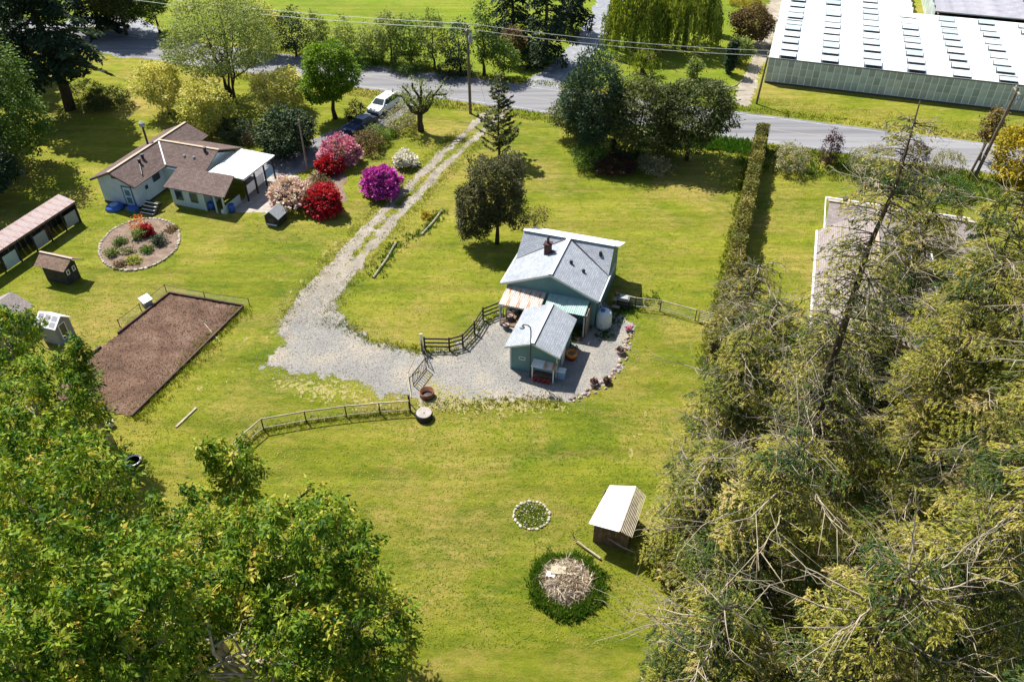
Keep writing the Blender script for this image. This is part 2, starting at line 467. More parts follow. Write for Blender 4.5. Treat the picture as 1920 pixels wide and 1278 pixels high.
class MB:
    """collects solids and links them as one mesh object"""

    def __init__(s):
        s.v = []
        s.f = []
        s.uv = None

    def add(s, vs, fs):
        n = len(s.v)
        s.v += [tuple(x) for x in vs]
        s.f += [tuple(i + n for i in f) for f in fs]
        return s

    def box(s, x0, x1, y0, y1, z0, z1):
        return s.add([(x0, y0, z0), (x1, y0, z0), (x1, y1, z0), (x0, y1, z0), (x0, y0, z1), (x1, y0, z1), (x1, y1, z1), (x0, y1, z1)],
                     [(3, 2, 1, 0), (4, 5, 6, 7), (0, 1, 5, 4), (1, 2, 6, 5), (2, 3, 7, 6), (3, 0, 4, 7)])

    def beam(s, p, q, w, h, up=(0, 0, 1)):
        p, q = Vector(p), Vector(q)
        d = (q - p).normalized()
        u = Vector(up)
        if abs(d.dot(u)) > 0.97:
            u = Vector((1, 0, 0))
        sd = d.cross(u).normalized() * (w / 2)
        uu = sd.cross(d).normalized() * (h / 2)
        return s.add([p - sd - uu, p + sd - uu, p + sd + uu, p - sd + uu, q - sd - uu, q + sd - uu, q + sd + uu, q - sd + uu],
                     [(0, 1, 2, 3), (7, 6, 5, 4), (0, 4, 5, 1), (1, 5, 6, 2), (2, 6, 7, 3), (3, 7, 4, 0)])

    def path(s, pts, rad, n=6):
        pts = [Vector(p) for p in pts]
        if isinstance(rad, (int, float)):
            rad = [rad] * len(pts)
        base = len(s.v)
        for i, p in enumerate(pts):
            d = (pts[min(i + 1, len(pts) - 1)] - pts[max(i - 1, 0)])
            if d.length < 1e-6:
                d = Vector((0, 0, 1))
            d.normalize()
            a = d.orthogonal().normalized() if abs(d.z) > 0.9 else d.cross(Vector((0, 0, 1))).normalized()
            b = d.cross(a)
            for k in range(n):
                t = 2 * math.pi * k / n
                s.v.append(tuple(p + (a * math.cos(t) + b * math.sin(t)) * rad[i]))
        m = len(pts)
        for i in range(m - 1):
            for k in range(n):
                k2 = (k + 1) % n
                s.f.append((base + i * n + k, base + i * n + k2, base + (i + 1) * n + k2, base + (i + 1) * n + k))
        s.f.append(tuple(base + k for k in reversed(range(n))))
        s.f.append(tuple(base + (m - 1) * n + k for k in range(n)))
        return s

    def tube(s, p, q, r0, r1=None, n=8):
        return s.path([p, q], [r0, r0 if r1 is None else r1], n)

    def lathe(s, prof, c=(0, 0, 0), n=16):
        base = len(s.v)
        for r, z in prof:
            for k in range(n):
                t = 2 * math.pi * k / n
                s.v.append((c[0] + r * math.cos(t), c[1] + r * math.sin(t), c[2] + z))
        m = len(prof)
        for i in range(m - 1):
            for k in range(n):
                k2 = (k + 1) % n
                s.f.append((base + i * n + k, base + i * n + k2, base + (i + 1) * n + k2, base + (i + 1) * n + k))
        s.f.append(tuple(base + k for k in reversed(range(n))))
        s.f.append(tuple(base + (m - 1) * n + k for k in range(n)))
        return s

    def slab(s, poly, th, uvs=None):
        """flat polygon of 3-D points, thickened downwards along its normal"""
        P = [Vector(p) for p in poly]
        nrm = Vector((0, 0, 0))
        for i in range(len(P)):
            nrm += P[i].cross(P[(i + 1) % len(P)])
        nrm.normalize()
        if nrm.z < 0:
            P = P[::-1]
            nrm = -nrm
        n = len(P)
        Q = [p - nrm * th for p in P]
        s.add(P + Q, [tuple(range(n)), tuple(range(2 * n - 1, n - 1, -1))] +
              [(i, n + i, n + (i + 1) % n, (i + 1) % n) for i in range(n)])
        return s

    def prism(s, prof, y0, y1):
        """(x, z) outline run from y0 to y1"""
        n = len(prof)
        vs = [(x, y0, z) for x, z in prof] + [(x, y1, z) for x, z in prof]
        return s.add(vs, [tuple(range(n)), tuple(range(2 * n - 1, n - 1, -1))] +
                     [((i + 1) % n, i, n + i, n + (i + 1) % n) for i in range(n)])

    def mesh(s, name, mat, smooth=False, uv=False):
        me = bpy.data.meshes.new(name)
        me.from_pydata(s.v, [], s.f)
        me.materials.append(mat)
        if smooth:
            for p in me.polygons:
                p.use_smooth = True
        if uv:       # rows run level along the slope
            ul = me.uv_layers.new(name='UVMap')
            for p in me.polygons:
                nn = p.normal
                d = Vector((-nn.x, -nn.y, 0))
                d = d.normalized() if d.length > 1e-3 else Vector((0, 1, 0))
                e = Vector((d.y, -d.x, 0))
                k = 1 / max(0.3, abs(nn.z))
                for li in p.loop_indices:
                    c = me.vertices[me.loops[li].vertex_index].co
                    ul.data[li].uv = (c.dot(e), (c.x * d.x + c.y * d.y) * k)
        me.update()
        return me

    def build(s, name, mat, parent=None, smooth=False, uv=False, label=None):
        o = bpy.data.objects.new(name, s.mesh(name, mat, smooth, uv))
        COL.objects.link(o)
        if parent is not None:
            o.parent = parent
        if label:
            o['label'] = label
        return o


def copy_tree(o, parent=None):
    c = o.copy()
    COL.objects.link(c)
    if parent is not None:
        c.parent = parent
    for ch in list(o.children):
        copy_tree(ch, c)
    return c


def inst(me, name, parent, loc, rot=(0, 0, 0), scale=(1, 1, 1)):
    o = bpy.data.objects.new(name, me)
    COL.objects.link(o)
    o.parent = parent
    o.location = loc
    o.rotation_euler = rot
    o.scale = scale
    return o


# ------------------------------------------------------------------ foliage helpers


def unit(a):
    return a / np.maximum(np.linalg.norm(a, axis=1, keepdims=True), 1e-9)


def leaf_obj(name, P, D, S, L, Wd, tint, mat, parent=None, kind=None):
    """one mesh of small folded leaves"""
    P, D, S = (np.asarray(x, dtype=np.float64) for x in (P, D, S))
    N = len(P)
    D = unit(D)
    S = unit(S - D * np.sum(S * D, axis=1, keepdims=True))
    L = np.broadcast_to(np.asarray(L, float), (N,))[:, None]
    Wd = np.broadcast_to(np.asarray(Wd, float), (N,))[:, None]
    v = np.empty((N, 4, 3))
    v[:, 0] = P - D * L * 0.5
    v[:, 1] = P + S * Wd * 0.5 - D * L * 0.08
    v[:, 2] = P + D * L * 0.5
    v[:, 3] = P - S * Wd * 0.5 - D * L * 0.08
    me = bpy.data.meshes.new(name)
    me.vertices.add(4 * N)
    me.vertices.foreach_set('co', v.reshape(-1).astype(np.float32))
    me.loops.add(4 * N)
    me.loops.foreach_set('vertex_index', np.arange(4 * N, dtype=np.int32))
    me.polygons.add(N)
    me.polygons.foreach_set('loop_start', np.arange(0, 4 * N, 4, dtype=np.int32))
    at = me.attributes.new('tint', 'FLOAT', 'POINT')
    at.data.foreach_set('value', np.repeat(np.clip(tint, 0, 1), 4).astype(np.float32))
    me.materials.append(mat)
    me.update(calc_edges=True)
    o = bpy.data.objects.new(name, me)
    COL.objects.link(o)
    if parent is not None:
        o.parent = parent
    if kind:
        o['kind'] = kind
    return o


def rdir(rng, n):
    return unit(rng.normal(size=(n, 3)))


def lump(u, rng, k=7, amp=0.2):
    r = np.ones(len(u))
    for _ in range(k):
        d = rng.normal(size=3) * 3.0
        r += amp / math.sqrt(k) * np.sin(u @ d + rng.uniform(0, 6.28))
    return r


def crown_points(rng, ells, n, shell=0.18, amp=0.22, zmin=None, box=0):
    """clump centres near the skin of a union of ellipsoids, with outward directions"""
    E = np.array(ells, float)
    wgt = (E[:, 3] * E[:, 4] + E[:, 3] * E[:, 5] + E[:, 4] * E[:, 5])
    wgt /= wgt.sum()
    C, O = [], []
    for i, e in enumerate(E):
        m = int(n * wgt[i] * 1.3) + 4
        u = rdir(rng, m)
        if box:
            u = u / (np.sum(np.abs(u) ** box, axis=1, keepdims=True) ** (1 / box))
        r = lump(u, rng, amp=amp) * (1 - np.abs(rng.normal(0, shell, m)))
        p = e[:3] + u * e[3:6] * r[:, None]
        ok = np.ones(m, bool)
        for j, g in enumerate(E):
            if j != i:
                q = (p - g[:3]) / g[3:6]
                ok &= (np.sum(q * q, axis=1) > 0.6)
        if zmin is not None:
            ok &= p[:, 2] > zmin
        C.append(p[ok])
        O.append(unit(u[ok] / e[3:6]))
    C = np.concatenate(C)
    O = np.concatenate(O)
    k = rng.permutation(len(C))[:n]
    return C[k], O[k]


def clump_leaves(name, rng, C, O, per, cr, L, Wd, mat, parent, droop=0.3, out=0.5, tint_mu=0.45, tint_sd=0.2, flat=0.6, lev=0.55, dark=0.0):
    n = len(C)
    off = rng.normal(size=(n, per, 3)) * cr
    off[:, :, 2] *= flat
    P = (C[:, None, :] + off).reshape(-1, 3)
    od = unit(off.reshape(-1, 3))
    D = np.repeat(O, per, axis=0) * out + od * 0.8 + rng.normal(size=(n * per, 3)) * 0.45
    D[:, 2] -= droop
    S = np.cross(D, np.array([0, 0, 1.0]) + rng.normal(0, lev, (n * per, 3)))
    ct = rng.normal(tint_mu, tint_sd, n)
    if dark:
        ct = np.where(rng.random(n) < dark, rng.normal(.14, .08, n), ct + .06)
    t = np.repeat(ct, per) + rng.normal(0, 0.14, n * per)
    s = rng.uniform(0.65, 1.3, n * per)
    return leaf_obj(name, P, D, S, L * s, Wd * s, t, mat, parent)


def bend(p, q, rng, k=4, wob=0.08, sag=0.0):
    p, q = np.array(p, float), np.array(q, float)
    ln = np.linalg.norm(q - p)
    pts = []
    for i in range(k + 1):
        t = i / k
        x = p + (q - p) * t
        if 0 < i < k:
            x = x + rng.normal(size=3) * wob * ln
        x[2] += sag * ln * 4 * t * (1 - t)
        pts.append(x)
    return pts


def make_tree(name, label, loc, h, ells, kind, rng, cat='tree', group=None, trunk_r=0.2, trunk_top=None, bark='bark', n=500, per=12,
              cr=0.35, L=0.22, Wd=0.13, droop=0.25, limbs=14, lean=(0, 0), stems=1, shell=0.18, amp=0.22, out=0.5, tint=0.45, rotz=None,
              flowers=None, flat=0.6, tsd=0.2, box=0, lev=0.55, dark=0.0):
    """tapered trunk, limbs and a crown of leaf clumps; ellipsoids are in metres above the base"""
    t = thing(name, label, cat, loc, rng.uniform(0, 6.28) if rotz is None else rotz, group)
    C, O = crown_points(rng, ells, n, shell, amp, zmin=0.08, box=box)
    top = trunk_top or max(e[2] for e in ells)
    mb = MB()
    lb = MB()
    ax = []
    for s in range(stems):
        if stems > 1:
            an = 6.28 * s / stems + rng.uniform(-.3, .3)
            tip = (math.cos(an) * ells[0][3] * 0.35, math.sin(an) * ells[0][3] * 0.35, top * rng.uniform(0.85, 1.05))
            b0 = (math.cos(an) * trunk_r, math.sin(an) * trunk_r, 0)
        else:
            tip = (lean[0], lean[1], top)
            b0 = (0, 0, -0.1)
        pts = bend(b0, tip, rng, 5, 0.018)
        rr = [trunk_r * (1 - 0.75 * i / 5) / (1 if stems == 1 else 1.4) for i in range(6)]
        rr[0] *= 1.25
        mb.path(pts, rr, 8)
        ax.append(pts)
    for i in range(limbs):
        a = ax[i % len(ax)]
        f = rng.uniform(0.35, 0.95)
        j = min(int(f * 5), 4)
        p = a[j] + (a[j + 1] - a[j]) * (f * 5 - j)
        cand = C[rng.integers(0, len(C), 6)]
        q = cand[np.argmin(np.abs(cand[:, 2] - p[2] - 0.25 * h * 0.3))]
        r0 = trunk_r * (1 - 0.7 * f) * 0.55
        lb.path(bend(p, q, rng, 4, 0.06, 0.05), [r0, r0 * .8, r0 * .55, r0 * .35, r0 * .15], 5)
    mb.build('trunk', MT[bark], t, True)
    if limbs:
        lb.build('limbs', MT[bark], t, True)
    clump_leaves('crown', rng, C, O, per, cr, L, Wd, MT[kind], t, droop, out, tint, tsd, flat, lev, dark)
    if flowers:
        fm, fn, fper, fl, fz = flowers
        C2, O2 = crown_points(rng, [(e[0], e[1], e[2], e[3] * 1.04, e[4] * 1.04, e[5] * 1.05) for e in ells], fn, 0.03, amp, zmin=fz)
        clump_leaves('blossom', rng, C2, O2, fper, fl * 0.55, fl, fl * 0.8, MT[fm], t, 0.0, 0.9, 0.5, 0.3, 0.8)
    return t


def shrub(name, label, px, py, wpx, h, kind, rng, flowers=None, group=None, cat='shrub', **kw):
    g = G(px, py)
    dist = math.sqrt(g.x ** 2 + g.y ** 2 + CAMH ** 2)
    r = wpx / 2 * dist / F / math.sqrt(1 + ((px - 960) / F) ** 2) * 1.0
    d = dict(n=int(84 * r * max(r, h * .6)) + 60, per=11, cr=0.16, L=0.16, Wd=0.10, limbs=6, trunk_r=0.06, bark='bark_dark', amp=.30, shell=.22)
    d.update(kw)
    d.pop('lob', None)
    rb = kw.get('lob', 3)
    ells = [(0, 0, h * 0.5, r * 0.85, r * 0.85, h * 0.5)]
    for i in range(rb):
        a = 6.28 * i / rb + rng.uniform(-.5, .5)
        ells.append((math.cos(a) * r * .45, math.sin(a) * r * .45, h * rng.uniform(.4, .58), r * .55, r * .55, h * rng.uniform(.36, .44)))
    f = None
    if flowers:
        f = (flowers[0], int(flowers[1] * 4 * r * max(r, h)), 10, flowers[2], h * flowers[3])
    d.pop('lob', None)
    return make_tree(name, label, (g.x, g.y, 0), h, ells, kind, rng, cat=cat, group=group, flowers=f, trunk_top=h * .5, **d)


def conifer(name, label, loc, h, rad, rng, kind='lf_cedar', bark='bark', z0=0.12, step=0.5, per_m=55, L=0.34, Wd=0.11, droop=0.45, up=0.1,
            bare=0.12, twigs=6, group=None, trunk_r=0.3, cone=0.8, nlimb=5, sparse=1.0, latw=0.42, lean=(0, 0), tint=0.45, limb_bark='bark_pale', cat='tree',
            dark=0.0, fine=0):
    t = thing(name, label, cat, loc, rng.uniform(0, 6.28), group)
    axis = bend((0, 0, -0.1), (lean[0], lean[1], h), rng, 8, 0.006)
    A = np.array(axis)
    bb_ = MB()
    MB().path(axis, [trunk_r * (1 - 0.93 * i / 8) for i in range(9)], 8).build('trunk', MT[bark], t, True)
    lb = MB()
    Ps, Ds, Ss, Ts = [], [], [], []
    z = h * z0
    while z < h - 0.3:
        f = z / h
        prof = (1 - f) ** cone * (0.75 + 0.25 * min(1, (f - z0 + .05) / 0.2)) + 0.04
        for _ in range(rng.integers(nlimb - 1, nlimb + 2)):
            az = rng.uniform(0, 6.28)
            ln = rad * prof * rng.uniform(0.55, 1.2)
            d = np.array([math.cos(az), math.sin(az), 0.0])
            sd = np.array([-math.sin(az), math.cos(az), 0.0])
            tt = np.linspace(0, 1, 6)
            dr = droop * rng.uniform(0.5, 1.4)
            crv = rng.normal(0, 0.15)
            zi = min(z + rng.uniform(-.2, .2), h - .05)
            fi = zi / h * 8
            j = min(int(fi), 7)
            base = A[j] + (A[j + 1] - A[j]) * (fi - j)
            limb = base + d * (tt * ln)[:, None] + sd * (crv * tt ** 2 * ln)[:, None]
            limb[:, 2] += ln * (up * tt - dr * tt ** 2 + 0.35 * dr * np.maximum(0, tt - 0.6) ** 1.5)
            r0 = 0.012 + 0.012 * ln
            isb = rng.random() < bare
            (bb_ if isb else lb).path(limb, [r0 * (1 - .8 * k) for k in tt], 4)
            if isb:
                # a bare, forked grey branch
                for _k in range(3):
                    a = limb[rng.integers(2, 5)]
                    bb_.path(bend(a, a + d * rng.uniform(.3, 1) + sd * rng.normal(0, .7) + np.array([0, 0, rng.normal(-.1, .3)]), rng, 3, .08), [.014, .011, .008, .004], 3)
                continue
            if fine:
                for _k in range(fine):
                    f_ = rng.uniform(.35, 1.0)
                    a = np.array([np.interp(f_, tt, limb[:, k]) for k in range(3)])
                    dv = d * rng.uniform(.1, .9) + sd * rng.normal(0, .8) + np.array([0, 0, rng.normal(.05, .35)])
                    q = a + dv * rng.uniform(.25, .6)
                    bb_.path([a, q, q + (dv + rng.normal(0, .5, 3)) * rng.uniform(.2, .5)], [.013, .010, .004], 3)
            m = int(per_m * ln * sparse)
            tl = np.sqrt(rng.uniform(0.04, 1.0, m))
            side = rng.choice([-1, 1], m)
            wl = latw * ln * (1.05 - tl) ** 0.7 + 0.12
            # short side sprays spaced along the limb
            ns = max(3, int(ln / 0.40))
            tl = (np.floor(tl * ns) + rng.normal(0.5, 0.13, m)) / ns
            tl = np.clip(tl, 0.05, 1.05)
            u = rng.uniform(0, 1, m)
            bx = np.stack([np.interp(tl, tt, limb[:, k]) for k in range(3)], 1)
            P = bx + sd * (side * wl * u)[:, None] + d * (0.45 * wl * u)[:, None]
            P[:, 2] -= (0.35 * wl * u ** 2 + rng.uniform(0, 0.12, m)) * (0.5 + droop)
            P += rng.normal(0, 0.04, (m, 3))
            D = sd * (side * 0.8)[:, None] + d * 0.55 + rng.normal(0, 0.35, (m, 3))
            D[:, 2] -= 0.2 + droop * 0.5
            S = np.cross(D, np.array([0, 0, 1.0]) + rng.normal(0, 0.5, (m, 3)))
            Ps.append(P)
            Ds.append(D)
            Ss.append(S)
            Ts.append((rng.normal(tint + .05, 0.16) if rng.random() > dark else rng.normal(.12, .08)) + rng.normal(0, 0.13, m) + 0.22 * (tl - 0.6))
        z += step * rng.uniform(0.7, 1.3)
    for _ in range(twigs):                      # long bare curving branches
        z = h * rng.uniform(0.25, 0.92)
        az = rng.uniform(0, 6.28)
        ln = rad * rng.uniform(0.8, 1.25)
        p = np.array([0, 0, z])
        dirv = np.array([math.cos(az), math.sin(az), rng.uniform(-.15, .5)])
        pts = [p]
        for k in range(13):
            dirv = dirv + rng.normal(0, .19, 3) + np.array([0, 0, -0.04])
            dirv /= np.linalg.norm(dirv)
            pts.append(pts[-1] + dirv * ln / 12)
            if k > 2 and rng.random() < .7:
                q = pts[-1] + (dirv + rng.normal(0, .8, 3)) * ln * rng.uniform(.1, .28)
                q2 = q + (dirv + rng.normal(0, .7, 3)) * ln * rng.uniform(.06, .2)
                bb_.path([pts[-1], q, q2], [.022, .013, .005], 3)
        bb_.path(pts, [.05 - .0032 * k for k in range(14)], 5)
    lb.build('limbs', MT[bark if limb_bark == 'bark_pale' else limb_bark], t, True)
    if bb_.v:
        bb_.build('bare_branches', MT[limb_bark], t, True)['kind'] = 'stuff'
    P = np.concatenate(Ps)
    m = len(P)
    s = rng.uniform(.6, 1.3, m)
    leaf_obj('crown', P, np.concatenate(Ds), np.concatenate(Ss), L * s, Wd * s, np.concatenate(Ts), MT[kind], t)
    return t


# value noise for ragged edges
_NG = RNG.random((256, 256))


def vnoise(x, y):
    xi = np.floor(x).astype(int)
    yi = np.floor(y).astype(int)
    fx = x - xi
    fy = y - yi
    fx = fx * fx * (3 - 2 * fx)
    fy = fy * fy * (3 - 2 * fy)
    g = lambda a, b: _NG[a % 256, b % 256]
    return (g(xi, yi) * (1 - fx) + g(xi + 1, yi) * fx) * (1 - fy) + (g(xi, yi + 1) * (1 - fx) + g(xi + 1, yi + 1) * fx) * fy


def fbm(x, y, o=4):
    s = np.zeros_like(x)
    a = 0.5
    for i in range(o):
        s += a * vnoise(x + 17.3 * i, y - 9.1 * i)
        x = x * 2.03
        y = y * 2.03
        a *= 0.5
    return s - 0.47


def sd_poly(x, y, pts):
    """signed distance to a polygon (negative inside)"""
    d = np.full(x.shape, 1e9)
    ins = np.zeros(x.shape, bool)
    n = len(pts)
    for i in range(n):
        ax, ay = pts[i][0], pts[i][1]
        bx, by = pts[(i + 1) % n][0], pts[(i + 1) % n][1]
        ex, ey = bx - ax, by - ay
        t = np.clip(((x - ax) * ex + (y - ay) * ey) / (ex * ex + ey * ey + 1e-9), 0, 1)
        d = np.minimum(d, np.hypot(x - ax - ex * t, y - ay - ey * t))
        c = ((ay > y) != (by > y)) & (x < (bx - ax) * (y - ay) / (by - ay + 1e-12) + ax)
        ins ^= c
    return np.where(ins, -d, d)


def sd_line(x, y, pts, wid):
    d = np.full(x.shape, 1e9)
    for i in range(len(pts) - 1):
        ax, ay = pts[i][0], pts[i][1]
        bx, by = pts[i + 1][0], pts[i + 1][1]
        ex, ey = bx - ax, by - ay
        t = np.clip(((x - ax) * ex + (y - ay) * ey) / (ex * ex + ey * ey + 1e-9), 0, 1)
        w_ = wid[i] + (wid[i + 1] - wid[i]) * t
        d = np.minimum(d, np.hypot(x - ax - ex * t, y - ay - ey * t) - w_)
    return d


def ragged(name, fn, box, cell, z, mat, amp=0.5, fr=1.0, rough_z=0.0):
    """ground sheet whose outline is worn and uneven"""
    x0, x1, y0, y1 = box
    nx, ny = int((x1 - x0) / cell) + 1, int((y1 - y0) / cell) + 1
    X, Y = np.meshgrid(np.linspace(x0, x1, nx), np.linspace(y0, y1, ny))
    cx = (X[:-1, :-1] + X[1:, 1:]) / 2
    cy = (Y[:-1, :-1] + Y[1:, 1:]) / 2
    s = fn(cx, cy) + amp * 2 * fbm(cx * fr, cy * fr, 5)
    J, I = np.nonzero(s < 0)
    a = J * nx + I
    q = np.stack([a, a + 1, a + nx + 1, a + nx], 1)
    ids, inv = np.unique(q, return_inverse=True)
    q = inv.reshape(-1, 4)
    xs = X.reshape(-1)[ids] + RNG.uniform(-.3, .3, len(ids)) * cell
    ys = Y.reshape(-1)[ids] + RNG.uniform(-.3, .3, len(ids)) * cell
    zs = np.full(len(ids), z)
    if rough_z:
        zs = zs + np.maximum(0, rough_z * (0.5 + fbm(xs * 1.6, ys * 1.6, 4)))
    me = bpy.data.meshes.new(name)
    me.from_pydata(np.stack([xs, ys, zs], 1).tolist(), [], q.tolist())
    me.materials.append(mat)
    o = bpy.data.objects.new(name, me)
    COL.objects.link(o)
    o['kind'] = 'structure'
    return o


def sheet(name, pts, z, mat):
    me = bpy.data.meshes.new(name)
    me.from_pydata([(p[0], p[1], z) for p in pts], [], [tuple(range(len(pts)))])
    me.materials.append(mat)
    o = bpy.data.objects.new(name, me)
    COL.objects.link(o)
    o['kind'] = 'structure'
    if me.polygons[0].normal.z < 0:
        me.flip_normals()
    return o



# ================================================================== GROUND, ROADS, PATHS
sheet('ground', [(-1500, -300), (1500, -300), (1500, 2500), (-1500, 2500)], 0.0, MT['lawn'])
fl = [W(-130, 104.5), W(-2.5, 104.5), W(-6, 120), W(-10, 175), W(-160, 400), W(-300, 300)]
sheet('field', fl, 0.004, MT['field'])
sheet('road', [W(-160, 94.1), W(140, 94.1), W(140, 102.4), W(-160, 102.4)], 0.012, MT['road'])
for b, wd, m, nm in ((94.75, 0.12, 'paint_white', 'edge_line'), (101.75, 0.12, 'paint_white', 'edge_line'), (98.2, 0.11, 'paint_yellow', 'centre_line')):
    sheet(nm, [W(-160, b - wd / 2), W(140, b - wd / 2), W(140, b + wd / 2), W(-160, b + wd / 2)], 0.017, MT[m])


def pix(l):
    return [G(*p) for p in l]


sl_ = pix([(1010, 165), (1065, 122), (1100, 85), (1133, 30), (1150, -20)])
ragged('side_road', lambda x, y: sd_line(x, y, sl_, [2.6, 2.3, 2.3, 2.3, 2.3]), (-6, 34, 105, 170), 0.4, 0.008, MT['sideroad'], 0.5, 0.5)
ll_ = pix([(250, 95), (262, 60), (225, 40), (160, 40)])
ragged('side_road', lambda x, y: sd_line(x, y, ll_, [3, 3.2, 3, 3]), (-95, -50, 108, 145), 0.4, 0.008, MT['sideroad'], 0.5, 0.5)

# two-track drive: wheel tracks join into full gravel near the yard
dr = pix([(935, 205), (885, 250), (800, 330), (722, 412), (655, 490), (600, 555), (568, 610)])
dw = [1.25, 1.25, 1.3, 1.4, 1.55, 1.8, 2.3]
mid = [0.42, 0.42, 0.40, 0.34, 0.18, -0.3, -0.6]


def drive(x, y):
    a = sd_line(x, y, dr, dw)
    c = sd_line(x, y, dr, mid) + 0.9 * fbm(x * 2.2, y * 2.2, 4)
    return np.maximum(a, -c)


ragged('driveway', drive, (-24, 2, 48, 103), 0.16, 0.007, MT['track'], 0.75, 0.8)
ap = pix([(492, 688), (535, 640), (548, 600), (585, 560), (632, 575), (655, 612), (700, 640), (783, 660), (790, 700), (776, 745), (715, 742), (650, 708), (560, 700)])
yd = pix([(783, 662), (850, 655), (900, 605), (940, 585), (1000, 590), (1120, 560), (1185, 612), (1162, 690), (1130, 722), (1065, 750), (985, 748), (870, 757), (800, 760), (772, 745)])
ragged('gravel_yard', lambda x, y: np.minimum(sd_poly(x, y, ap), sd_poly(x, y, yd)), (-23, 13, 41, 60), 0.12, 0.010, MT['gravel'], 0.9, 1.6)
wk = pix([(790, 700), (860, 735), (950, 748), (1060, 765), (900, 772), (800, 772)])
ragged('gravel_verge', lambda x, y: sd_poly(x, y, wk) + 1.2 * np.abs(fbm(x * 1.3, y * 1.3)), (-10, 8, 40, 50), 0.09, 0.014, MT['earth'], 1.9, 4.5)
wt = pix([(560, 700), (650, 712), (715, 745), (770, 760), (700, 770), (560, 750), (480, 720)])
ragged('gravel_verge', lambda x, y: sd_poly(x, y, wt) + 0.9, (-20, -4, 40, 50), 0.10, 0.015, MT['earth'], 2.3, 4.5)
for nm_, pl_, wd_ in (('worn_path', [(1228, 735), (1203, 800), (1186, 850)], .35), ('worn_path', [(660, 420), (560, 530), (470, 625), (380, 720), (330, 775)], .22),
                      ('worn_path', [(690, 425), (590, 540), (500, 635), (410, 730)], .22)):
    wl_ = pix(pl_)
    xs_, ys_ = [p.x for p in wl_], [p.y for p in wl_]
    ragged(nm_, (lambda q, w_: (lambda x, y: sd_line(x, y, q, [w_] * len(q)) + .55))(wl_, wd_), (min(xs_) - 2, max(xs_) + 2, min(ys_) - 2, max(ys_) + 2), .10, .005, MT['earth'], 1.3, 2.6)
# paved drive of the brown-roofed house
pv = pix([(500, 318), (560, 300), (620, 268), (690, 232), (735, 205), (790, 172)])
ragged('paved_drive', lambda x, y: sd_line(x, y, pv, [3.2, 2.6, 2.4, 2.4, 2.2, 2.2]), (-50, -10, 72, 106), 0.25, 0.006, MT['asphalt'], 0.5, 0.6)
pt = pix([(430, 395), (500, 330), (560, 330), (520, 385), (500, 400)])
ragged('patio', lambda x, y: sd_poly(x, y, pt), (-42, -22, 62, 82), 0.2, 0.009, MT['concrete'], 0.3, 0.6)
rb_ = pix([(575, 330), (610, 290), (665, 285), (690, 290), (645, 330), (650, 375), (580, 385), (520, 375)])
ragged('planting_bed', lambda x, y: sd_poly(x, y, rb_), (-36, -16, 62, 86), 0.25, 0.010, MT['bedsoil'], 0.9, 0.5)
# vegetable plot
gp = pix([(318, 553), (456, 577), (248, 782), (100, 745), (140, 690), (225, 625)])
ragged('garden_soil', lambda x, y: sd_poly(x, y, gp), (-40, -18, 38, 62), 0.2, 0.010, MT['soil'], 0.12, 1.0, 0.10)
gl = pix([(1405, 200), (1440, 100), (1475, -10), (1445, -10), (1415, 90), (1375, 190)])
ragged('gravel_lane', lambda x, y: sd_poly(x, y, gl), (25, 70, 95, 160), 0.4, 0.008, MT['track'], 0.7, 0.4)

# ================================================================== BUILDINGS


def wall_gable(mb, x0, x1, y0, y1, ze, zr, axis='y'):
    """closed walls with gable ends; ridge runs along the axis"""
    if axis == 'y':
        xm = (x0 + x1) / 2
        mb.prism([(x0, 0), (x1, 0), (x1, ze), (xm, zr), (x0, ze)], y0, y1)
    else:
        ym = (y0 + y1) / 2
        n = len(mb.v)
        pr_ = [(y0, 0), (y1, 0), (y1, ze), (ym, zr), (y0, ze)]
        k = 5
        vs = [(x0, y, z) for y, z in pr_] + [(x1, y, z) for y, z in pr_]
        mb.add(vs, [tuple(reversed(range(k))), tuple(range(k, 2 * k))] + [(i, (i + 1) % k, k + (i + 1) % k, k + i) for i in range(k)])
    return mb


def corr_mesh(w, l, pitch=0.18, amp=0.025, th=0.01):
    """corrugated sheet lying in x (across the waves) and y (down the slope)"""
    mb = MB()
    n = max(4, int(w / pitch * 4))
    top = []
    for i in range(n + 1):
        x = w * i / n
        z = amp * math.sin(2 * math.pi * x / pitch)
        top.append((x, z))
    vs = [(x, 0, z) for x, z in top] + [(x, l, z) for x, z in top] + [(x, 0, z - th) for x, z in top] + [(x, l, z - th) for x, z in top]
    m = n + 1
    fs = []
    for i in range(n):
        fs.append((i, i + 1, m + i + 1, m + i))
        fs.append((2 * m + i + 1, 2 * m + i, 3 * m + i, 3 * m + i + 1))
    mb.add(vs, fs)
    return mb


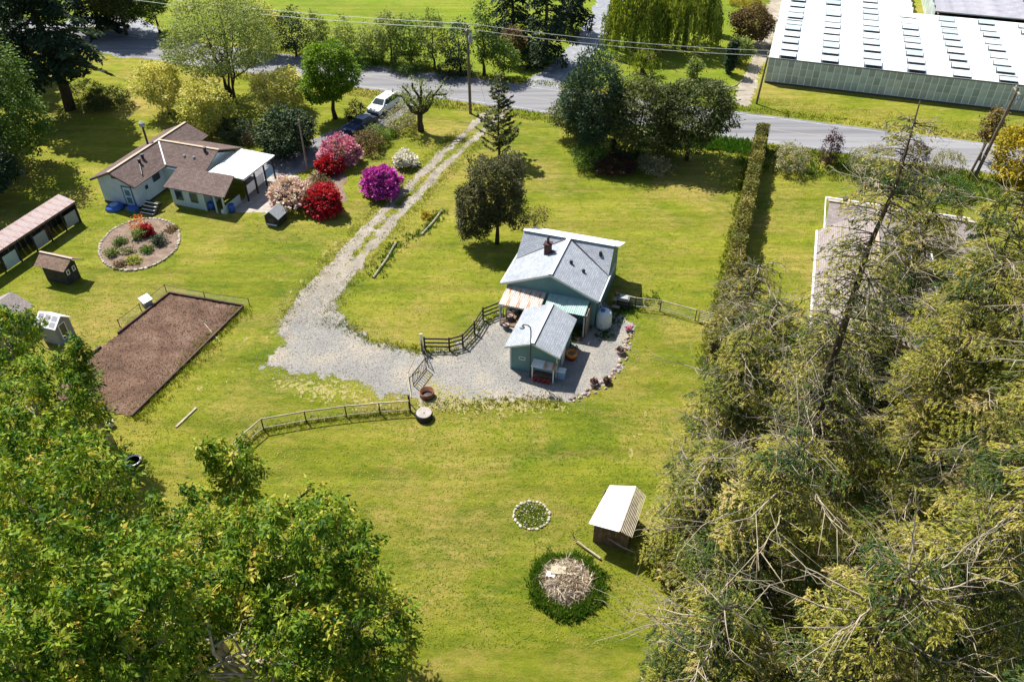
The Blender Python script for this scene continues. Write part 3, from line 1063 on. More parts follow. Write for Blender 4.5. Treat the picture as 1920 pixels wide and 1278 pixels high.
def frame_win(t, c, w_, h_, nrm, mat_f='trim', glass='glass_dark', name='window'):
    """window frame with a sunk pane; c is the centre on the wall, nrm the outward side ('-y','+x',...)"""
    f = MB()
    g = MB()
    d = 0.05
    ax = {'-y': (1, 0, 0, -1), '+y': (1, 0, 0, 1), '+x': (0, 1, 1, 0), '-x': (0, 1, -1, 0)}[nrm]
    ux, uy, nx, ny = ax

    def bx(m, u0, u1, z0, z1, d0, d1):
        xs = sorted((c[0] + ux * u0 + nx * d0, c[0] + ux * u1 + nx * d1))
        ys = sorted((c[1] + uy * u0 + ny * d0, c[1] + uy * u1 + ny * d1))
        m.box(xs[0], xs[1], ys[0], ys[1], c[2] + z0, c[2] + z1)
    hw, hh, b = w_ / 2, h_ / 2, 0.07
    bx(f, -hw, hw, hh - b, hh, -.02, d)
    bx(f, -hw, hw, -hh, -hh + b, -.02, d)
    bx(f, -hw, -hw + b, -hh + b, hh - b, -.02, d)
    bx(f, hw - b, hw, -hh + b, hh - b, -.02, d)
    bx(g, -hw + b, hw - b, -hh + b, hh - b, -.015, 0.015)
    fo = f.build(name, MT[mat_f], t)
    g.build('pane', MT[glass], fo)
    return fo


ROT = -TH
# ---- the small pale-roofed house in the middle -------------------------------------------------
OX, OY = -14.15, 56.0
hs = thing('house', 'small teal house with pale grey shingle roof beside the gravel yard', 'house', W(OX, OY), ROT)


def R(a, b, z):
    return (a - OX, b - OY, z)


A0, A1, AR = -18.45, -9.95, -14.15
ZE, ZR = 3.0, 4.78
mb = MB()
wall_gable(mb, A0 + .45 - OX, A1 - .25 - OX, 52.75 - OY, 57.4 - OY, ZE - .22, ZR - .25)
_k = [(57.41, 0), (61.2, 0), (61.2, 3.2), (58.5, 4.55), (57.41, 3.6)]
_v = [R(A0 + .45, b, z) for b, z in _k] + [R(A1 - .25, b, z) for b, z in _k]
mb.add(_v, [(4, 3, 2, 1, 0), (5, 6, 7, 8, 9)] + [(i, (i + 1) % 5, 5 + (i + 1) % 5, 5 + i) for i in range(5)])
mb.build('wall', MT['teal'], hs)
# front wing slopes, cut along the valleys
MB().slab([R(A0, 52.55, ZE), R(AR, 52.55, ZR), R(AR, 58.5, ZR), R(A0 + .05, 56.35, ZE)], 0.09).build('roof', MT['roof_pale'], hs, uv=True)
MB().slab([R(AR, 52.55, ZR), R(A1, 52.55, ZE), R(A1 - .05, 56.35, ZE), R(AR, 58.5, ZR)], 0.09).build('roof', MT['roof_pale'], hs, uv=True)
MB().slab([R(A0 + .05, 56.36, ZE + .004), R(AR - .003, 58.5, ZR + .004), R(A0 + .15, 58.5, ZR + .004)], 0.08).build('roof', MT['roof_pale'], hs, uv=True)
MB().slab([R(A1 - .05, 56.36, ZE + .004), R(A1 - .15, 58.5, ZR + .004), R(AR + .003, 58.5, ZR + .004)], 0.08).build('roof', MT['roof_pale'], hs, uv=True)
MB().slab([R(A0 + .15, 58.51, ZR), R(A1 + .3, 58.51, ZR), R(A1 + .3, 61.6, 3.35), R(A0 + .15, 61.6, 3.35)], 0.09).build('roof', MT['white_roof'], hs, label='white back slope of the roof')  # back slope coloured whiter than the shingled front slopes
MB().beam(R(A0 + .1, 58.5, ZR + .03), R(A1 - .1, 58.5, ZR + .03), 0.34, 0.05).build('ridge_cap', MT['ridge_pale'], hs)
MB().beam(R(AR, 52.5, ZR + .03), R(AR, 58.3, ZR + .03), 0.36, 0.05).build('ridge_cap', MT['ridge_pale'], hs)
for x0, x1 in ((A0 + .1, AR - .1), (A1 - .1, AR + .1)):
    MB().beam(R(x0, 56.4, ZE + .035), R(x1, 58.42, ZR + .02), 0.13, 0.03).build('valley_strip', MT['metal_dark'], hs)
for x0, x1, z0, z1 in ((A0, AR, ZE, ZR), (A1, AR, ZE, ZR)):
    MB().beam(R(x0, 52.53, z0 - .13), R(x1, 52.53, z1 - .13), 0.05, 0.2).build('bargeboard', MT['trim'], hs)
for x in (A0 - .06, A1 + .06):
    MB().beam(R(x, 52.6, ZE - .08), R(x, 58.6, ZE - .08), 0.13, 0.12).build('gutter', MT['trim'], hs)
ch = MB().box(-15.75 - OX, -15.2 - OX, 56.1 - OY, 56.65 - OY, 3.6, 5.15).build('chimney', MT['chimney'], hs)
MB().box(-15.82 - OX, -15.13 - OX, 56.03 - OY, 56.72 - OY, 5.15, 5.24).build('chimney_cap', MT['chimney'], ch)
MB().lathe([(.12, 5.24), (.12, 5.85), (.2, 5.86), (.02, 6.02)], (-15.48 - OX, 56.38 - OY, 0), 10).build('flue', MT['metal_dark'], ch)
MB().box(-15.2 - OX, -14.9 - OX, 56.2 - OY, 56.5 - OY, 4.2, 4.55).build('flashing', MT['metal_dark'], ch)
for a, b, h_ in ((-13.1, 55.3, .3), (-11.95, 55.1, .25), (-11.1, 57.7, .35)):
    z = ZR - (a - AR) / (A1 - AR) * (ZR - ZE) if b < 57 else ZE + (b - 56.35) / 2.15 * (ZR - ZE)
    MB().lathe([(.14, -.1), (.14, .1), (.17, .12), (.10, h_)], R(a, b, z), 10).build('roof_vent', MT['metal_dark'], hs)
frame_win(hs, R(-16.9, 52.74, 1.6), 1.0, 0.9, '-y')
frame_win(hs, (A1 - .25 - OX, 54.6 - OY, 1.7), 1.2, 1.0, '+x')
frame_win(hs, (A1 - .25 - OX, 58.2 - OY, 1.7), 1.2, 1.0, '+x')
dpos = R(-15.9, 52.74, 1.0)
dr_ = MB().box(dpos[0] - .42, dpos[0] + .42, dpos[1] - .04, dpos[1] + .02, 0.05, 2.02).build('door', MT['white'], hs)
MB().box(dpos[0] + .28, dpos[0] + .36, dpos[1] - .09, dpos[1] - .04, 1.0, 1.08).build('handle', MT['metal_dark'], dr_)
# porch: rusty corrugated sheets on the left, clear green ones on the right
sl1 = math.atan2(2.72 - 2.3, 52.75 - 50.5)
for i in range(4):
    wv = corr_mesh(0.86, 2.32)
    o = wv.build('corrugated_sheet', MT['rust_white'], hs)
    o.location = R(-17.95 + i * .87, 50.5, 2.3 + .004 * (i % 2))
    o.rotation_euler = (sl1, 0, 0)
for i in range(4):
    wv = corr_mesh(0.86, 1.75)
    o = wv.build('corrugated_sheet', MT['green_clear'], hs, label='clear green corrugated sheet')
    o.location = R(-14.2 + i * .87, 51.05, 2.36 + .004 * (i % 2))
    o.rotation_euler = (math.atan2(2.72 - 2.36, 1.7), 0, 0)
MB().beam(R(-18.0, 50.58, 2.2), R(-14.4, 50.58, 2.2), .08, .14).build('porch_beam', MT['trim'], hs)
MB().beam(R(-14.3, 51.12, 2.25), R(-10.6, 51.12, 2.25), .08, .14).build('porch_beam', MT['trim_brown'], hs)
for a, b, z in ((-17.9, 50.6, 2.15), (-14.6, 50.6, 2.15), (-12.6, 51.15, 2.2), (-10.75, 51.15, 2.2)):
    MB().box(a - .05 - OX, a + .05 - OX, b - .05 - OY, b + .05 - OY, 0, z).build('porch_post', MT['trim'], hs)
for i in range(8):
    MB().box(-10.62 - OX, -10.56 - OX, 51.2 + i * .19 - OY, 51.37 + i * .19 - OY, 0, 2.3 + i * .03).build('board', MT['wood_grey'], hs)
MB().box(-17.9 - OX, -10.7 - OX, 50.6 - OY, 52.7 - OY, 0.0, .12).build('porch_floor', MT['wood_brown'], hs)

# ---- shed in front of the house ----------------------------------------------------------------
OX, OY = -13.38, 47.8
sd = thing('shed', 'teal gabled shed with pale shingle roof standing in the gravel yard', 'shed', W(OX, OY), ROT)
wall_gable(MB(), -15.25 - OX, -11.5 - OX, 45.55 - OY, 50.1 - OY, 2.34, 3.16).build('wall', MT['teal'], sd)
MB().slab([R(-15.64, 45.2, 2.48), R(-13.4, 45.2, 3.36), R(-13.4, 50.6, 3.36), R(-15.64, 50.3, 2.48)], .08).build('roof', MT['roof_pale'], sd, uv=True)
MB().slab([R(-13.4, 45.2, 3.36), R(-11.16, 45.2, 2.48), R(-11.16, 50.3, 2.48), R(-13.4, 50.6, 3.36)], .08).build('roof', MT['roof_pale'], sd, uv=True)
MB().beam(R(-13.4, 45.15, 3.39), R(-13.4, 50.6, 3.39), .34, .05).build('ridge_cap', MT['ridge_pale'], sd)
for x in (-15.64, -11.16):
    MB().beam(R(x, 45.18, 2.37), R(-13.4, 45.18, 3.25), .05, .16).build('bargeboard', MT['trim'], sd)
for x in (-15.27, -11.5):
    MB().box(x - .05 - OX, x + .07 - OX, 45.5 - OY, 45.6 - OY, 0, 2.3).build('corner_trim', MT['trim'], sd)
frame_win(sd, R(-14.3, 45.54, 1.35), .55, .35, '-y', 'trim', 'teal')
MB().box(-11.5 - OX, -11.44 - OX, 47 - OY, 48 - OY, .05, 2.0).build('door', MT['white'], sd)

lt = thing('lean_to', 'low white-roofed lean-to with red pots under it at the shed front', 'shelter', W(-12.4, 45.1), ROT)
OX, OY = -12.4, 45.1
MB().slab([R(-13.35, 44.75, 1.42), R(-12.4, 44.75, 1.42), R(-12.4, 45.5, 1.62), R(-13.35, 45.5, 1.62)], .05).build('roof', MT['white'], lt)
MB().slab([R(-12.38, 44.78, 1.40), R(-11.45, 44.78, 1.40), R(-11.45, 45.5, 1.60), R(-12.38, 45.5, 1.60)], .05).build('roof', MT['rust_white'], lt)
for a in (-13.25, -11.55):
    MB().box(a - .04 - OX, a + .04 - OX, 44.82 - OY, 44.9 - OY, 0, 1.36).build('post', MT['white'], lt)
MB().box(-13.2 - OX, -11.6 - OX, 44.9 - OY, 45.45 - OY, .5, .56).build('shelf', MT['wood_brown'], lt)
MB().box(-13.2 - OX, -11.6 - OX, 45.42 - OY, 45.48 - OY, .56, 1.3).build('back_board', MT['blue_pale'], lt)
POT = MB().lathe([(.10, 0), (.15, .26), (.17, .26), (.17, .31), (.13, .31), (.12, .2)], n=12)
pm = POT.mesh('plant_pot', MT['red'], True)


def pot(me, name, label, cat, loc, s=1.0, group=None, mat=None):
    o = bpy.data.objects.new(name, me)
    COL.objects.link(o)
    o.location = loc
    o.scale = (s, s, s)
    return tag(o, label, cat, group)


for i, wd in enumerate(('leftmost', 'second from left', 'third from left', 'rightmost')):
    pot(pm, 'plant_pot', wd + ' of the red pots under the white lean-to', 'pot', W(-13.05 + i * .38, 44.72, 0), 1.0, 'red pots under the lean-to')
bb = thing('storage_box', 'pale blue storage box at the right front corner of the shed', 'box', W(-11.1, 45.75), ROT)
MB().box(-.28, .28, -.25, .25, 0, .75).build('body', MT['blue_pale'], bb)
MB().box(-.31, .31, -.28, .28, .75, .82).build('lid', MT['white'], bb)

lp = thing('lamp_post', 'black gooseneck lamp post standing before the shed gable', 'lamp post', W(-13.45, 44.95), ROT)
hz = 5.2
MB().path([(0, 0, 0), (0, 0, hz - .5), (-.05, 0, hz - .15), (-.25, 0, hz), (-.55, 0, hz), (-.7, 0, hz - .15)], .045, 8).build('pole', MT['metal_dark'], lp)
MB().lathe([(.04, 0), (.2, -.12), (.22, -.22), (.05, -.22)], (-.7, 0, hz - .12), 12).build('lamp_shade', MT['metal_grey'], lp)

# ---- brown-roofed house on the left ------------------------------------------------------------
OX, OY = -60, 63
lh = thing('house', 'pale blue L-shaped house with brown shingle roof at the left', 'house', W(OX, OY), ROT)
mb = MB()
wall_gable(mb, -64.55 - OX, -60.05 - OX, 57.4 - OY, 69.2 - OY, 2.72, 3.85)
mb.build('wall', MT['blue_wall'], lh)
mb = MB()
wall_gable(mb, -60.045 - OX, -54.9 - OX, 61.9 - OY, 67.6 - OY, 2.6, 3.7, 'x')
mb.build('wall', MT['mint_wall'], lh)
ZE, ZR = 2.85, 4.05
MB().slab([R(-65.05, 56.9, ZE), R(-62.3, 56.9, ZR), R(-62.3, 69.7, ZR), R(-65.05, 69.7, ZE)], .09).build('roof', MT['roof_brown'], lh, uv=True)
MB().slab([R(-62.3, 56.9, ZR), R(-59.55, 56.9, ZE), R(-59.55, 62.0, ZE), R(-62.3, 64.9, ZR), R(-62.3, 69.7, ZR), R(-62.3, 69.7, ZR)][:5], .09).build('roof', MT['roof_brown'], lh, uv=True)
MB().slab([R(-62.28, 64.92, ZR), R(-59.55, 67.8, ZE), R(-59.55, 69.7, ZE), R(-62.28, 69.7, ZR)], .09).build('roof', MT['roof_brown'], lh, uv=True)
MB().slab([R(-62.3, 64.9, ZR + .003), R(-59.55, 62.0, ZE + .003), R(-54.6, 62.0, ZE + .003), R(-54.6, 64.9, ZR + .003)], .085).build('roof', MT['roof_brown'], lh, uv=True)
MB().slab([R(-62.3, 64.9, ZR + .003), R(-54.6, 64.9, ZR + .003), R(-54.0, 68.3, ZE), R(-59.0, 68.3, ZE)], .085).build('roof', MT['roof_brown'], lh, uv=True)
MB().beam(R(-62.3, 56.85, ZR + .03), R(-62.3, 69.7, ZR + .03), .3, .05).build('ridge_cap', MT['ridge_tan'], lh)
MB().beam(R(-62.2, 64.9, ZR + .035), R(-54.6, 64.9, ZR + .035), .28, .05).build('ridge_cap', MT['ridge_tan'], lh)
MB().beam(R(-62.25, 64.85, ZR + .02), R(-59.6, 62.05, ZE + .03), .14, .04).build('valley_strip', MT['ridge_pale'], lh)
for x in (-65.05, -59.55):
    MB().beam(R(x, 56.88, ZE - .12), R(-62.3, 56.88, ZR - .12), .05, .18).build('bargeboard', MT['trim_brown'], lh)
MB().beam(R(-65.1, 56.95, ZE - .07), R(-65.1, 69.7, ZE - .07), .1, .1).build('gutter', MT['trim_brown'], lh)
MB().beam(R(-59.5, 56.95, ZE - .07), R(-59.5, 61.8, ZE - .07), .1, .1).build('gutter', MT['trim_brown'], lh)
# porch wing in front of the cross wing
MB().slab([R(-57.6, 58.75, 2.28), R(-50.35, 58.75, 2.28), R(-51.2, 62.1, 2.92), R(-58.0, 62.1, 2.92)], .09).build('porch_roof', MT['roof_brown'], lh, uv=True)
MB().beam(R(-50.3, 58.8, 2.2), R(-51.15, 62.1, 2.84), .05, .18).build('bargeboard', MT['trim_brown'], lh)
MB().box(-57.3 - OX, -53.4 - OX, 59.25 - OY, 61.85 - OY, 0, 2.22).build('porch_wall', MT['mint_wall'], lh)
MB().box(-50.95 - OX, -50.85 - OX, 59.1 - OY, 61.9 - OY, 0.0, .9).build('porch_rail', MT['mint_wall'], lh)
for a in (-53.2, -51.9, -50.9):
    MB().box(a - .07 - OX, a + .07 - OX, 59.1 - OY, 59.24 - OY, 0, 2.2).build('porch_post', MT['mint_wall'], lh)
for a in (-56.3, -54.5):
    frame_win(lh, R(a, 59.24, 1.25), .9, 1.1, '-y', 'door_blue', 'glass_dark')
do = MB().box(-61.6 - OX, -60.6 - OX, 57.34 - OY, 57.42 - OY, .25, 2.3).build('door', MT['blue_wall'], lh)
for x0, x1, z0, z1 in ((-61.72, -61.6, .2, 2.42), (-60.6, -60.48, .2, 2.42), (-61.72, -60.48, 2.3, 2.42)):
    MB().box(x0 - OX, x1 - OX, 57.32 - OY, 57.41 - OY, z0, z1).build('door_frame', MT['door_blue'], do)
for z0 in (.5, 1.35):
    MB().box(-61.4 - OX, -60.8 - OX, 57.31 - OY, 57.35 - OY, z0, z0 + .65).build('door_panel', MT['door_blue'], do)
MB().box(-62.6 - OX, -62.0 - OX, 57.36 - OY, 57.41 - OY, 3.1, 3.4).build('gable_vent', MT['trim_dark'], lh)
frame_win(lh, (-60.05 - OX, 60.7 - OY, 2.0), 1.1, .7, '+x', 'trim_dark')
frame_win(lh, (-60.05 - OX, 59.0 - OY, 1.7), .6, .6, '+x', 'blue_wall')
MB().box(-64.6 - OX, -60.0 - OX, 57.36 - OY, 69.1 - OY, 0, .22).build('foundation', MT['trim_dark'], lh)
for a, b, h_ in ((-61.3, 60.4, .45), (-61.5, 61.2, .5), (-56.0, 64.4, .5)):
    z = ZR - abs(a + 62.3) / 2.75 * (ZR - ZE) if a < -60 else ZR - .2
    MB().lathe([(.15, -.15), (.15, h_ * .7), (.2, h_ * .75), (.2, h_)], R(a, b, z), 8).build('roof_vent', MT['metal_dark'], lh)
for a in (-58.0, -56.8):
    MB().lathe([(.12, -.15), (.14, .15), (.05, .22)], R(a, 63.4, ZE + .6), 8).build('roof_vent', MT['metal_grey'], lh)
MB().tube(R(-61.0, 60.0, 3.68), R(-60.0, 58.9, 3.2), .06, .06, 6).build('conduit', MT['metal_dark'], lh)
fl_ = MB().tube(R(-63.6, 64.6, 3.2), R(-63.6, 64.6, 5.6), .11, .11, 8).build('flue', MT['metal_dark'], lh)
MB().lathe([(.26, 5.55), (.30, 5.6), (.30, 5.95), (.05, 6.15)], R(-63.6, 64.6, 0), 12).build('flue_cap', MT['metal_grey'], fl_)
st = thing('steps', 'dark wooden steps with white edged treads by the blue house', 'steps', W(-58.6, 57.9), ROT)
for i in range(4):
    z = .22 * (4 - i)
    b = -.35 * i
    tr = MB().box(-.8, .8, b - .3, b, z - .06, z).build('tread', MT['wood_black'], st)
    MB().box(-.8, .8, b - .345, b - .302, z - .07, z + .005).build('tread_edge', MT['white'], tr)
for x in (-.85, .85):
    MB().beam((x, .1, .75), (x, -1.3, .02), .06, .25).build('stringer', MT['wood_black'], st)

# carport
cpt = thing('carport', 'open carport with flat white roof joined to the brown-roofed house', 'carport', W(-52.1, 64.9), ROT)
OX, OY = -52.1, 64.9
MB().slab([R(-54.2, 62.0, 2.92), R(-50.0, 62.0, 2.78), R(-49.85, 67.85, 2.78), R(-54.2, 67.85, 2.92)], .12).build('roof', MT['white_roof'], cpt)
for b in (62.3, 64.1, 65.9, 67.6):
    MB().box(-50.25 - OX, -50.11 - OX, b - .07 - OY, b + .07 - OY, 0, 2.64).build('post', MT['wood_black'], cpt)
for b0, b1, mm in ((62.45, 63.9, 'white'), (64.3, 65.6, 'white'), (66.05, 67.45, 'blue_pale')):
    MB().box(-50.22 - OX, -50.16 - OX, b0 - OY, b1 - OY, .75, 1.75).build('side_panel', MT[mm], cpt)
MB().box(-50.3 - OX, -50.06 - OX, 62.1 - OY, 67.8 - OY, 2.5, 2.62).build('beam', MT['trim'], cpt)

for px, py, nm, lab, cat, mt, r, h in ((398, 392, 'barrel', 'blue barrel under the left end of the porch', 'barrel', 'blue', .33, .8),
                                       (436, 397, 'barrel', 'blue barrel under the right end of the porch', 'barrel', 'blue', .33, .9),
                                       (420, 400, 'bucket', 'white bucket between the blue barrels at the porch', 'bucket', 'white', .22, .45)):
    o = MB().lathe([(r * .85, 0), (r, h * .3), (r, h * .7), (r * .85, h), (r * .7, h), (r * .7, h * .9)], n=14).build(nm, MT[mt], smooth=True)
    o.location = G(px, py)
    tag(o, lab, cat)
p = G(216, 391)
kb = thing('paddling_pool', 'upturned blue paddling pool against the blue front wall', 'pool', p, ROT)
MB().lathe([(.9, 0), (.95, .12), (.8, .38), (.45, .5), (.05, .52)], n=20).build('shell', MT['blue'], kb, True)
MB().lathe([(.45, .5), (.4, .53), (.05, .54)], n=16).build('base', MT['blue_pale'], kb, True)
o = thing('storage_tub', 'dark blue storage tub beside the panelled door', 'tub', G(250, 397), ROT)
MB().box(-.55, .55, -.3, .3, 0, .45).build('body', MT['door_blue'], o)
MB().box(-.6, .6, -.34, .34, .45, .52).build('lid', MT['blue'], o)

# ---- long rusty-roofed open shed ---------------------------------------------------------------
OX, OY = -65.5, 47
rs = thing('open_shed', 'long open-fronted shed with rusty red corrugated roof at the left edge', 'shed', W(OX, OY), ROT)
for i in range(14):
    o = corr_mesh(.88, 1.95, .22, .03).build('corrugated_sheet', MT['rust_red'], rs)
    o.location = R(-64.0, 53.4 - i * .87, 2.35 + .005 * (i % 2))
    o.rotation_euler = (0, 0, 0)
    o.rotation_euler = Matrix.Rotation(math.radians(90), 3, 'Z').to_euler()
    o.matrix_local = Matrix.Translation(R(-64.0, 53.4 - i * .87, 2.3 + .005 * (i % 2))) @ Matrix.Rotation(math.radians(90), 4, 'Z') @ Matrix.Rotation(math.radians(14), 4, 'X') @ Matrix.Rotation(math.pi, 4, 'Z') @ Matrix.Translation((0, -1.95, 0))
MB().beam(R(-64.02, 53.4, 2.16), R(-64.02, 41.3, 2.16), .1, .14).build('front_beam', MT['wood_brown'], rs)
for i in range(7):
    b = 53.2 - i * 1.95
    MB().box(-64.12 - OX, -64.0 - OX, b - .06 - OY, b + .06 - OY, 0, 2.12).build('post', MT['wood_black'], rs)
for i in range(18):
    MB().box(-65.95 - OX, -65.9 - OX, 53.3 - i * .67 - .63 - OY, 53.3 - i * .67 - OY, 0, 2.45 - .02 * (i % 3)).build('back_board', MT['wood_black'], rs)
MB().box(-65.9 - OX, -64.1 - OX, 53.25 - OY, 53.3 - OY, 0, 2.3).build('end_wall', MT['wood_black'], rs)
for i, (b0, b1, mm) in enumerate(((51.6, 53.1, 'metal_grey'), (47.5, 49.0, 'metal_grey'), (43.8, 45.3, 'mint_wall'))):
    MB().box(-64.22 - OX, -64.14 - OX, b0 - OY, b1 - OY, .15, 1.5).build('front_panel', MT[mm], rs)
for px, py, lab, mm, s in ((128, 408, 'crumpled blue tarp at the near end of the rusty shed', 'blue', .55), (8, 480, 'blue tarp bundle at the lower end of the rusty shed', 'blue', .6)):
    g = G(px, py)
    mb = MB()
    r_ = random.Random(int(px))
    mb.lathe([(s, 0), (s * 1.05, s * .4), (s * .8, s * .9), (s * .3, s * 1.2), (.03, s * 1.25)], n=14)
    mb.v = [(x * r_.uniform(.8, 1.2), y * r_.uniform(.8, 1.2), z * r_.uniform(.85, 1.2)) for x, y, z in mb.v]
    o = mb.build('tarp', MT[mm])
    o.location = (g.x - .3, g.y, 0)
    tag(o, lab, 'tarp')
for px, py, lab, s in ((60, 447, 'grey drum standing before the rusty shed posts', .35), (90, 440, 'brown feed bin in the mouth of the rusty shed', .4)):
    g = G(px, py)
    o = MB().lathe([(s * .9, 0), (s, .1), (s, s * 2), (s * .8, s * 2.2)], n=14).build('drum' if 'drum' in lab else 'feed_bin', MT['metal_grey' if 'drum' in lab else 'rust'], smooth=True)
    o.location = (g.x, g.y, 0)
    tag(o, lab, 'drum' if 'drum' in lab else 'bin')

# ---- small brown hut ----------------------------------------------------------------------------
OX, OY = -58.2, 44.5
ht = thing('garden_hut', 'small hut with brown shingle roof and dark walls on the left lawn', 'hut', W(OX, OY), ROT)
wall_gable(MB(), -59.6 - OX, -57.1 - OX, 43.75 - OY, 45.2 - OY, 1.75, 2.35, 'x').build('wall', MT['wood_black'], ht)
MB().slab([R(-59.9, 43.3, 1.82), R(-56.6, 43.3, 1.82), R(-56.4, 44.45, 2.6), R(-59.9, 44.45, 2.6)], .07).build('roof', MT['roof_hut'], ht, uv=True)
MB().slab([R(-59.9, 44.46, 2.6), R(-56.4, 44.46, 2.6), R(-56.4, 45.6, 1.82), R(-59.9, 45.6, 1.82)], .07).build('roof', MT['roof_hut'], ht, uv=True)
MB().beam(R(-59.95, 44.45, 2.63), R(-56.3, 44.45, 2.63), .2, .05).build('ridge_cap', MT['ridge_tan'], ht)
frame_win(ht, (-57.1 - OX, 44.1 - OY, 1.2), .35, .5, '+x', 'white')
frame_win(ht, (-57.1 - OX, 44.8 - OY, 1.2), .35, .5, '+x', 'white')

# ---- little glazed coop --------------------------------------------------------------------------
OX, OY = -52.3, 37.3
co = thing('cold_house', 'little white greenhouse with six glazed roof lights behind the leaves', 'greenhouse', W(OX, OY), ROT)
wall_gable(MB(), -53.2 - OX, -51.4 - OX, 36.5 - OY, 38.1 - OY, 1.75, 2.45, 'x').build('wall', MT['grey_wall'], co)
ra = math.atan2(.75, .95)
for s in (0, 1):
    rf = MB().slab([R(-53.4, 36.35, 1.8), R(-51.2, 36.35, 1.8), R(-51.2, 37.3, 2.55), R(-53.4, 37.3, 2.55)] if s == 0 else
                   [R(-53.4, 37.31, 2.55), R(-51.2, 37.31, 2.55), R(-51.2, 38.25, 1.8), R(-53.4, 38.25, 1.8)], .05).build('roof', MT['white'], co)
    if s == 0:
        for i in range(3):
            for j in range(2):
                a0 = -53.25 + i * .68
                b0, b1 = .1 + j * .42, .44 + j * .42
                MB().slab([R(a0, 36.35 + b0, 1.815 + b0 * .79), R(a0 + .5, 36.35 + b0, 1.815 + b0 * .79), R(a0 + .5, 36.35 + b1, 1.815 + b1 * .79), R(a0, 36.35 + b1, 1.815 + b1 * .79)], .02).build('roof_light', MT['gh_grey'], rf)
frame_win(co, (-51.4 - OX, 37.2 - OY, 1.1), .7, 1.5, '+x', 'white')

# ---- grey shed at the left edge -----------------------------------------------------------------
g = G(0, 585, 2.6)
a_, b_ = LOC(g)
OX, OY = a_, b_
gs = thing('garden_shed', 'grey-roofed shed half hidden by maple leaves at the left edge', 'shed', W(OX, OY), ROT)
wall_gable(MB(), -2.2, 1.0, -1.8, 1.8, 2.1, 3.0).build('wall', MT['grey_wall'], gs)
MB().slab([(-2.5, -2.1, 2.1), (-.6, -2.1, 3.1), (-.6, 2.1, 3.1), (-2.5, 2.1, 2.1)], .08).build('roof', MT['roof_lilac'], gs, uv=True)
MB().slab([(-.59, -2.1, 3.1), (1.3, -2.1, 2.1), (1.3, 2.1, 2.1), (-.59, 2.1, 3.1)], .08).build('roof', MT['roof_lilac'], gs, uv=True)

# ---- white-roofed garden shed ---------------------------------------------------------------------
OX, OY = -3.9, 32.6
ws = thing('garden_shed', 'small brown shed with white sheet roof and open lath slope on the near lawn', 'shed', W(OX, OY), ROT)
x0, x1, y0, y1 = -5.0 - OX, -2.75 - OX, 31.3 - OY, 34.0 - OY
for i in range(8):
    x = x0 + i * (x1 - x0) / 8
    zt = 2.0 + .28 * (x - x0) / 1.5 if x - x0 < 1.5 else 2.28 - .35 * (x - x0 - 1.5) / .75
    MB().box(x + .006, x + (x1 - x0) / 8 - .006, y0, y0 + .04, 0, zt).build('board', MT['wood_brown'], ws)
    MB().box(x + .006, x + (x1 - x0) / 8 - .006, y1 - .04, y1, 0, zt).build('board', MT['wood_brown'], ws)
for i in range(9):
    y = y0 + .045 + i * (y1 - y0 - .09) / 9
    MB().box(x0, x0 + .04, y, y + (y1 - y0 - .09) / 9 - .012, 0, 2.0).build('board', MT['wood_brown'], ws)
    MB().box(x1 - .04, x1, y, y + (y1 - y0 - .09) / 9 - .012, 0, 1.85).build('board', MT['wood_black'], ws)
MB().slab([R(-5.3, 30.95, 2.14), R(-3.35, 30.6, 2.56), R(-3.1, 34.45, 2.56), R(-4.75, 34.35, 2.14)], .05).build('roof', MT['white_roof'], ws)
for i in range(9):
    t_ = i / 8
    xa, za = -3.3 + .72 * t_, 2.55 - .62 * t_
    xb = -3.05 + .66 * t_
    MB().beam(R(xa, 30.66 + .25 * t_, za), R(xb, 34.42, za), .055, .03).build('lath', MT['wood_pale'], ws)
for b in (30.95, 32.5, 34.2):
    MB().beam(R(-3.32, b, 2.49), R(-2.5, b, 1.82), .06, .08).build('rafter', MT['wood_black'], ws)

# ---- playhouse-like black kennel --------------------------------------------------------------------
g = G(519, 416)
kn = thing('kennel', 'black gabled kennel with a white sill by the blush rhododendron', 'kennel', g, ROT)
wall_gable(MB(), -.75, .75, -.8, .8, 1.0, 1.55).build('wall', MT['wood_black'], kn)
MB().slab([(-.95, -.95, .95), (0, -.95, 1.7), (0, .95, 1.7), (-.95, .95, .95)], .06).build('roof', MT['metal_grey'], kn)
MB().slab([(.004, -.95, 1.7), (.95, -.95, .95), (.95, .95, .95), (.004, .95, 1.7)], .06).build('roof', MT['metal_grey'], kn)
MB().box(-.55, .55, -.95, -.805, .12, .2).build('sill', MT['white'], kn)
MB().box(-.3, .3, -.83, -.802, .22, .85).build('doorway', MT['trim_dark'], kn)
g = G(524, 372)
bp = thing('post', 'thin grey post with a small box between the kennel and the blush rhododendron', 'post', g, ROT)
MB().box(-.05, .05, -.05, .05, 0, 1.7).build('shaft', MT['wood_grey'], bp)
MB().box(-.16, .16, -.14, .14, 1.7, 2.0).build('box', MT['metal_grey'], bp)

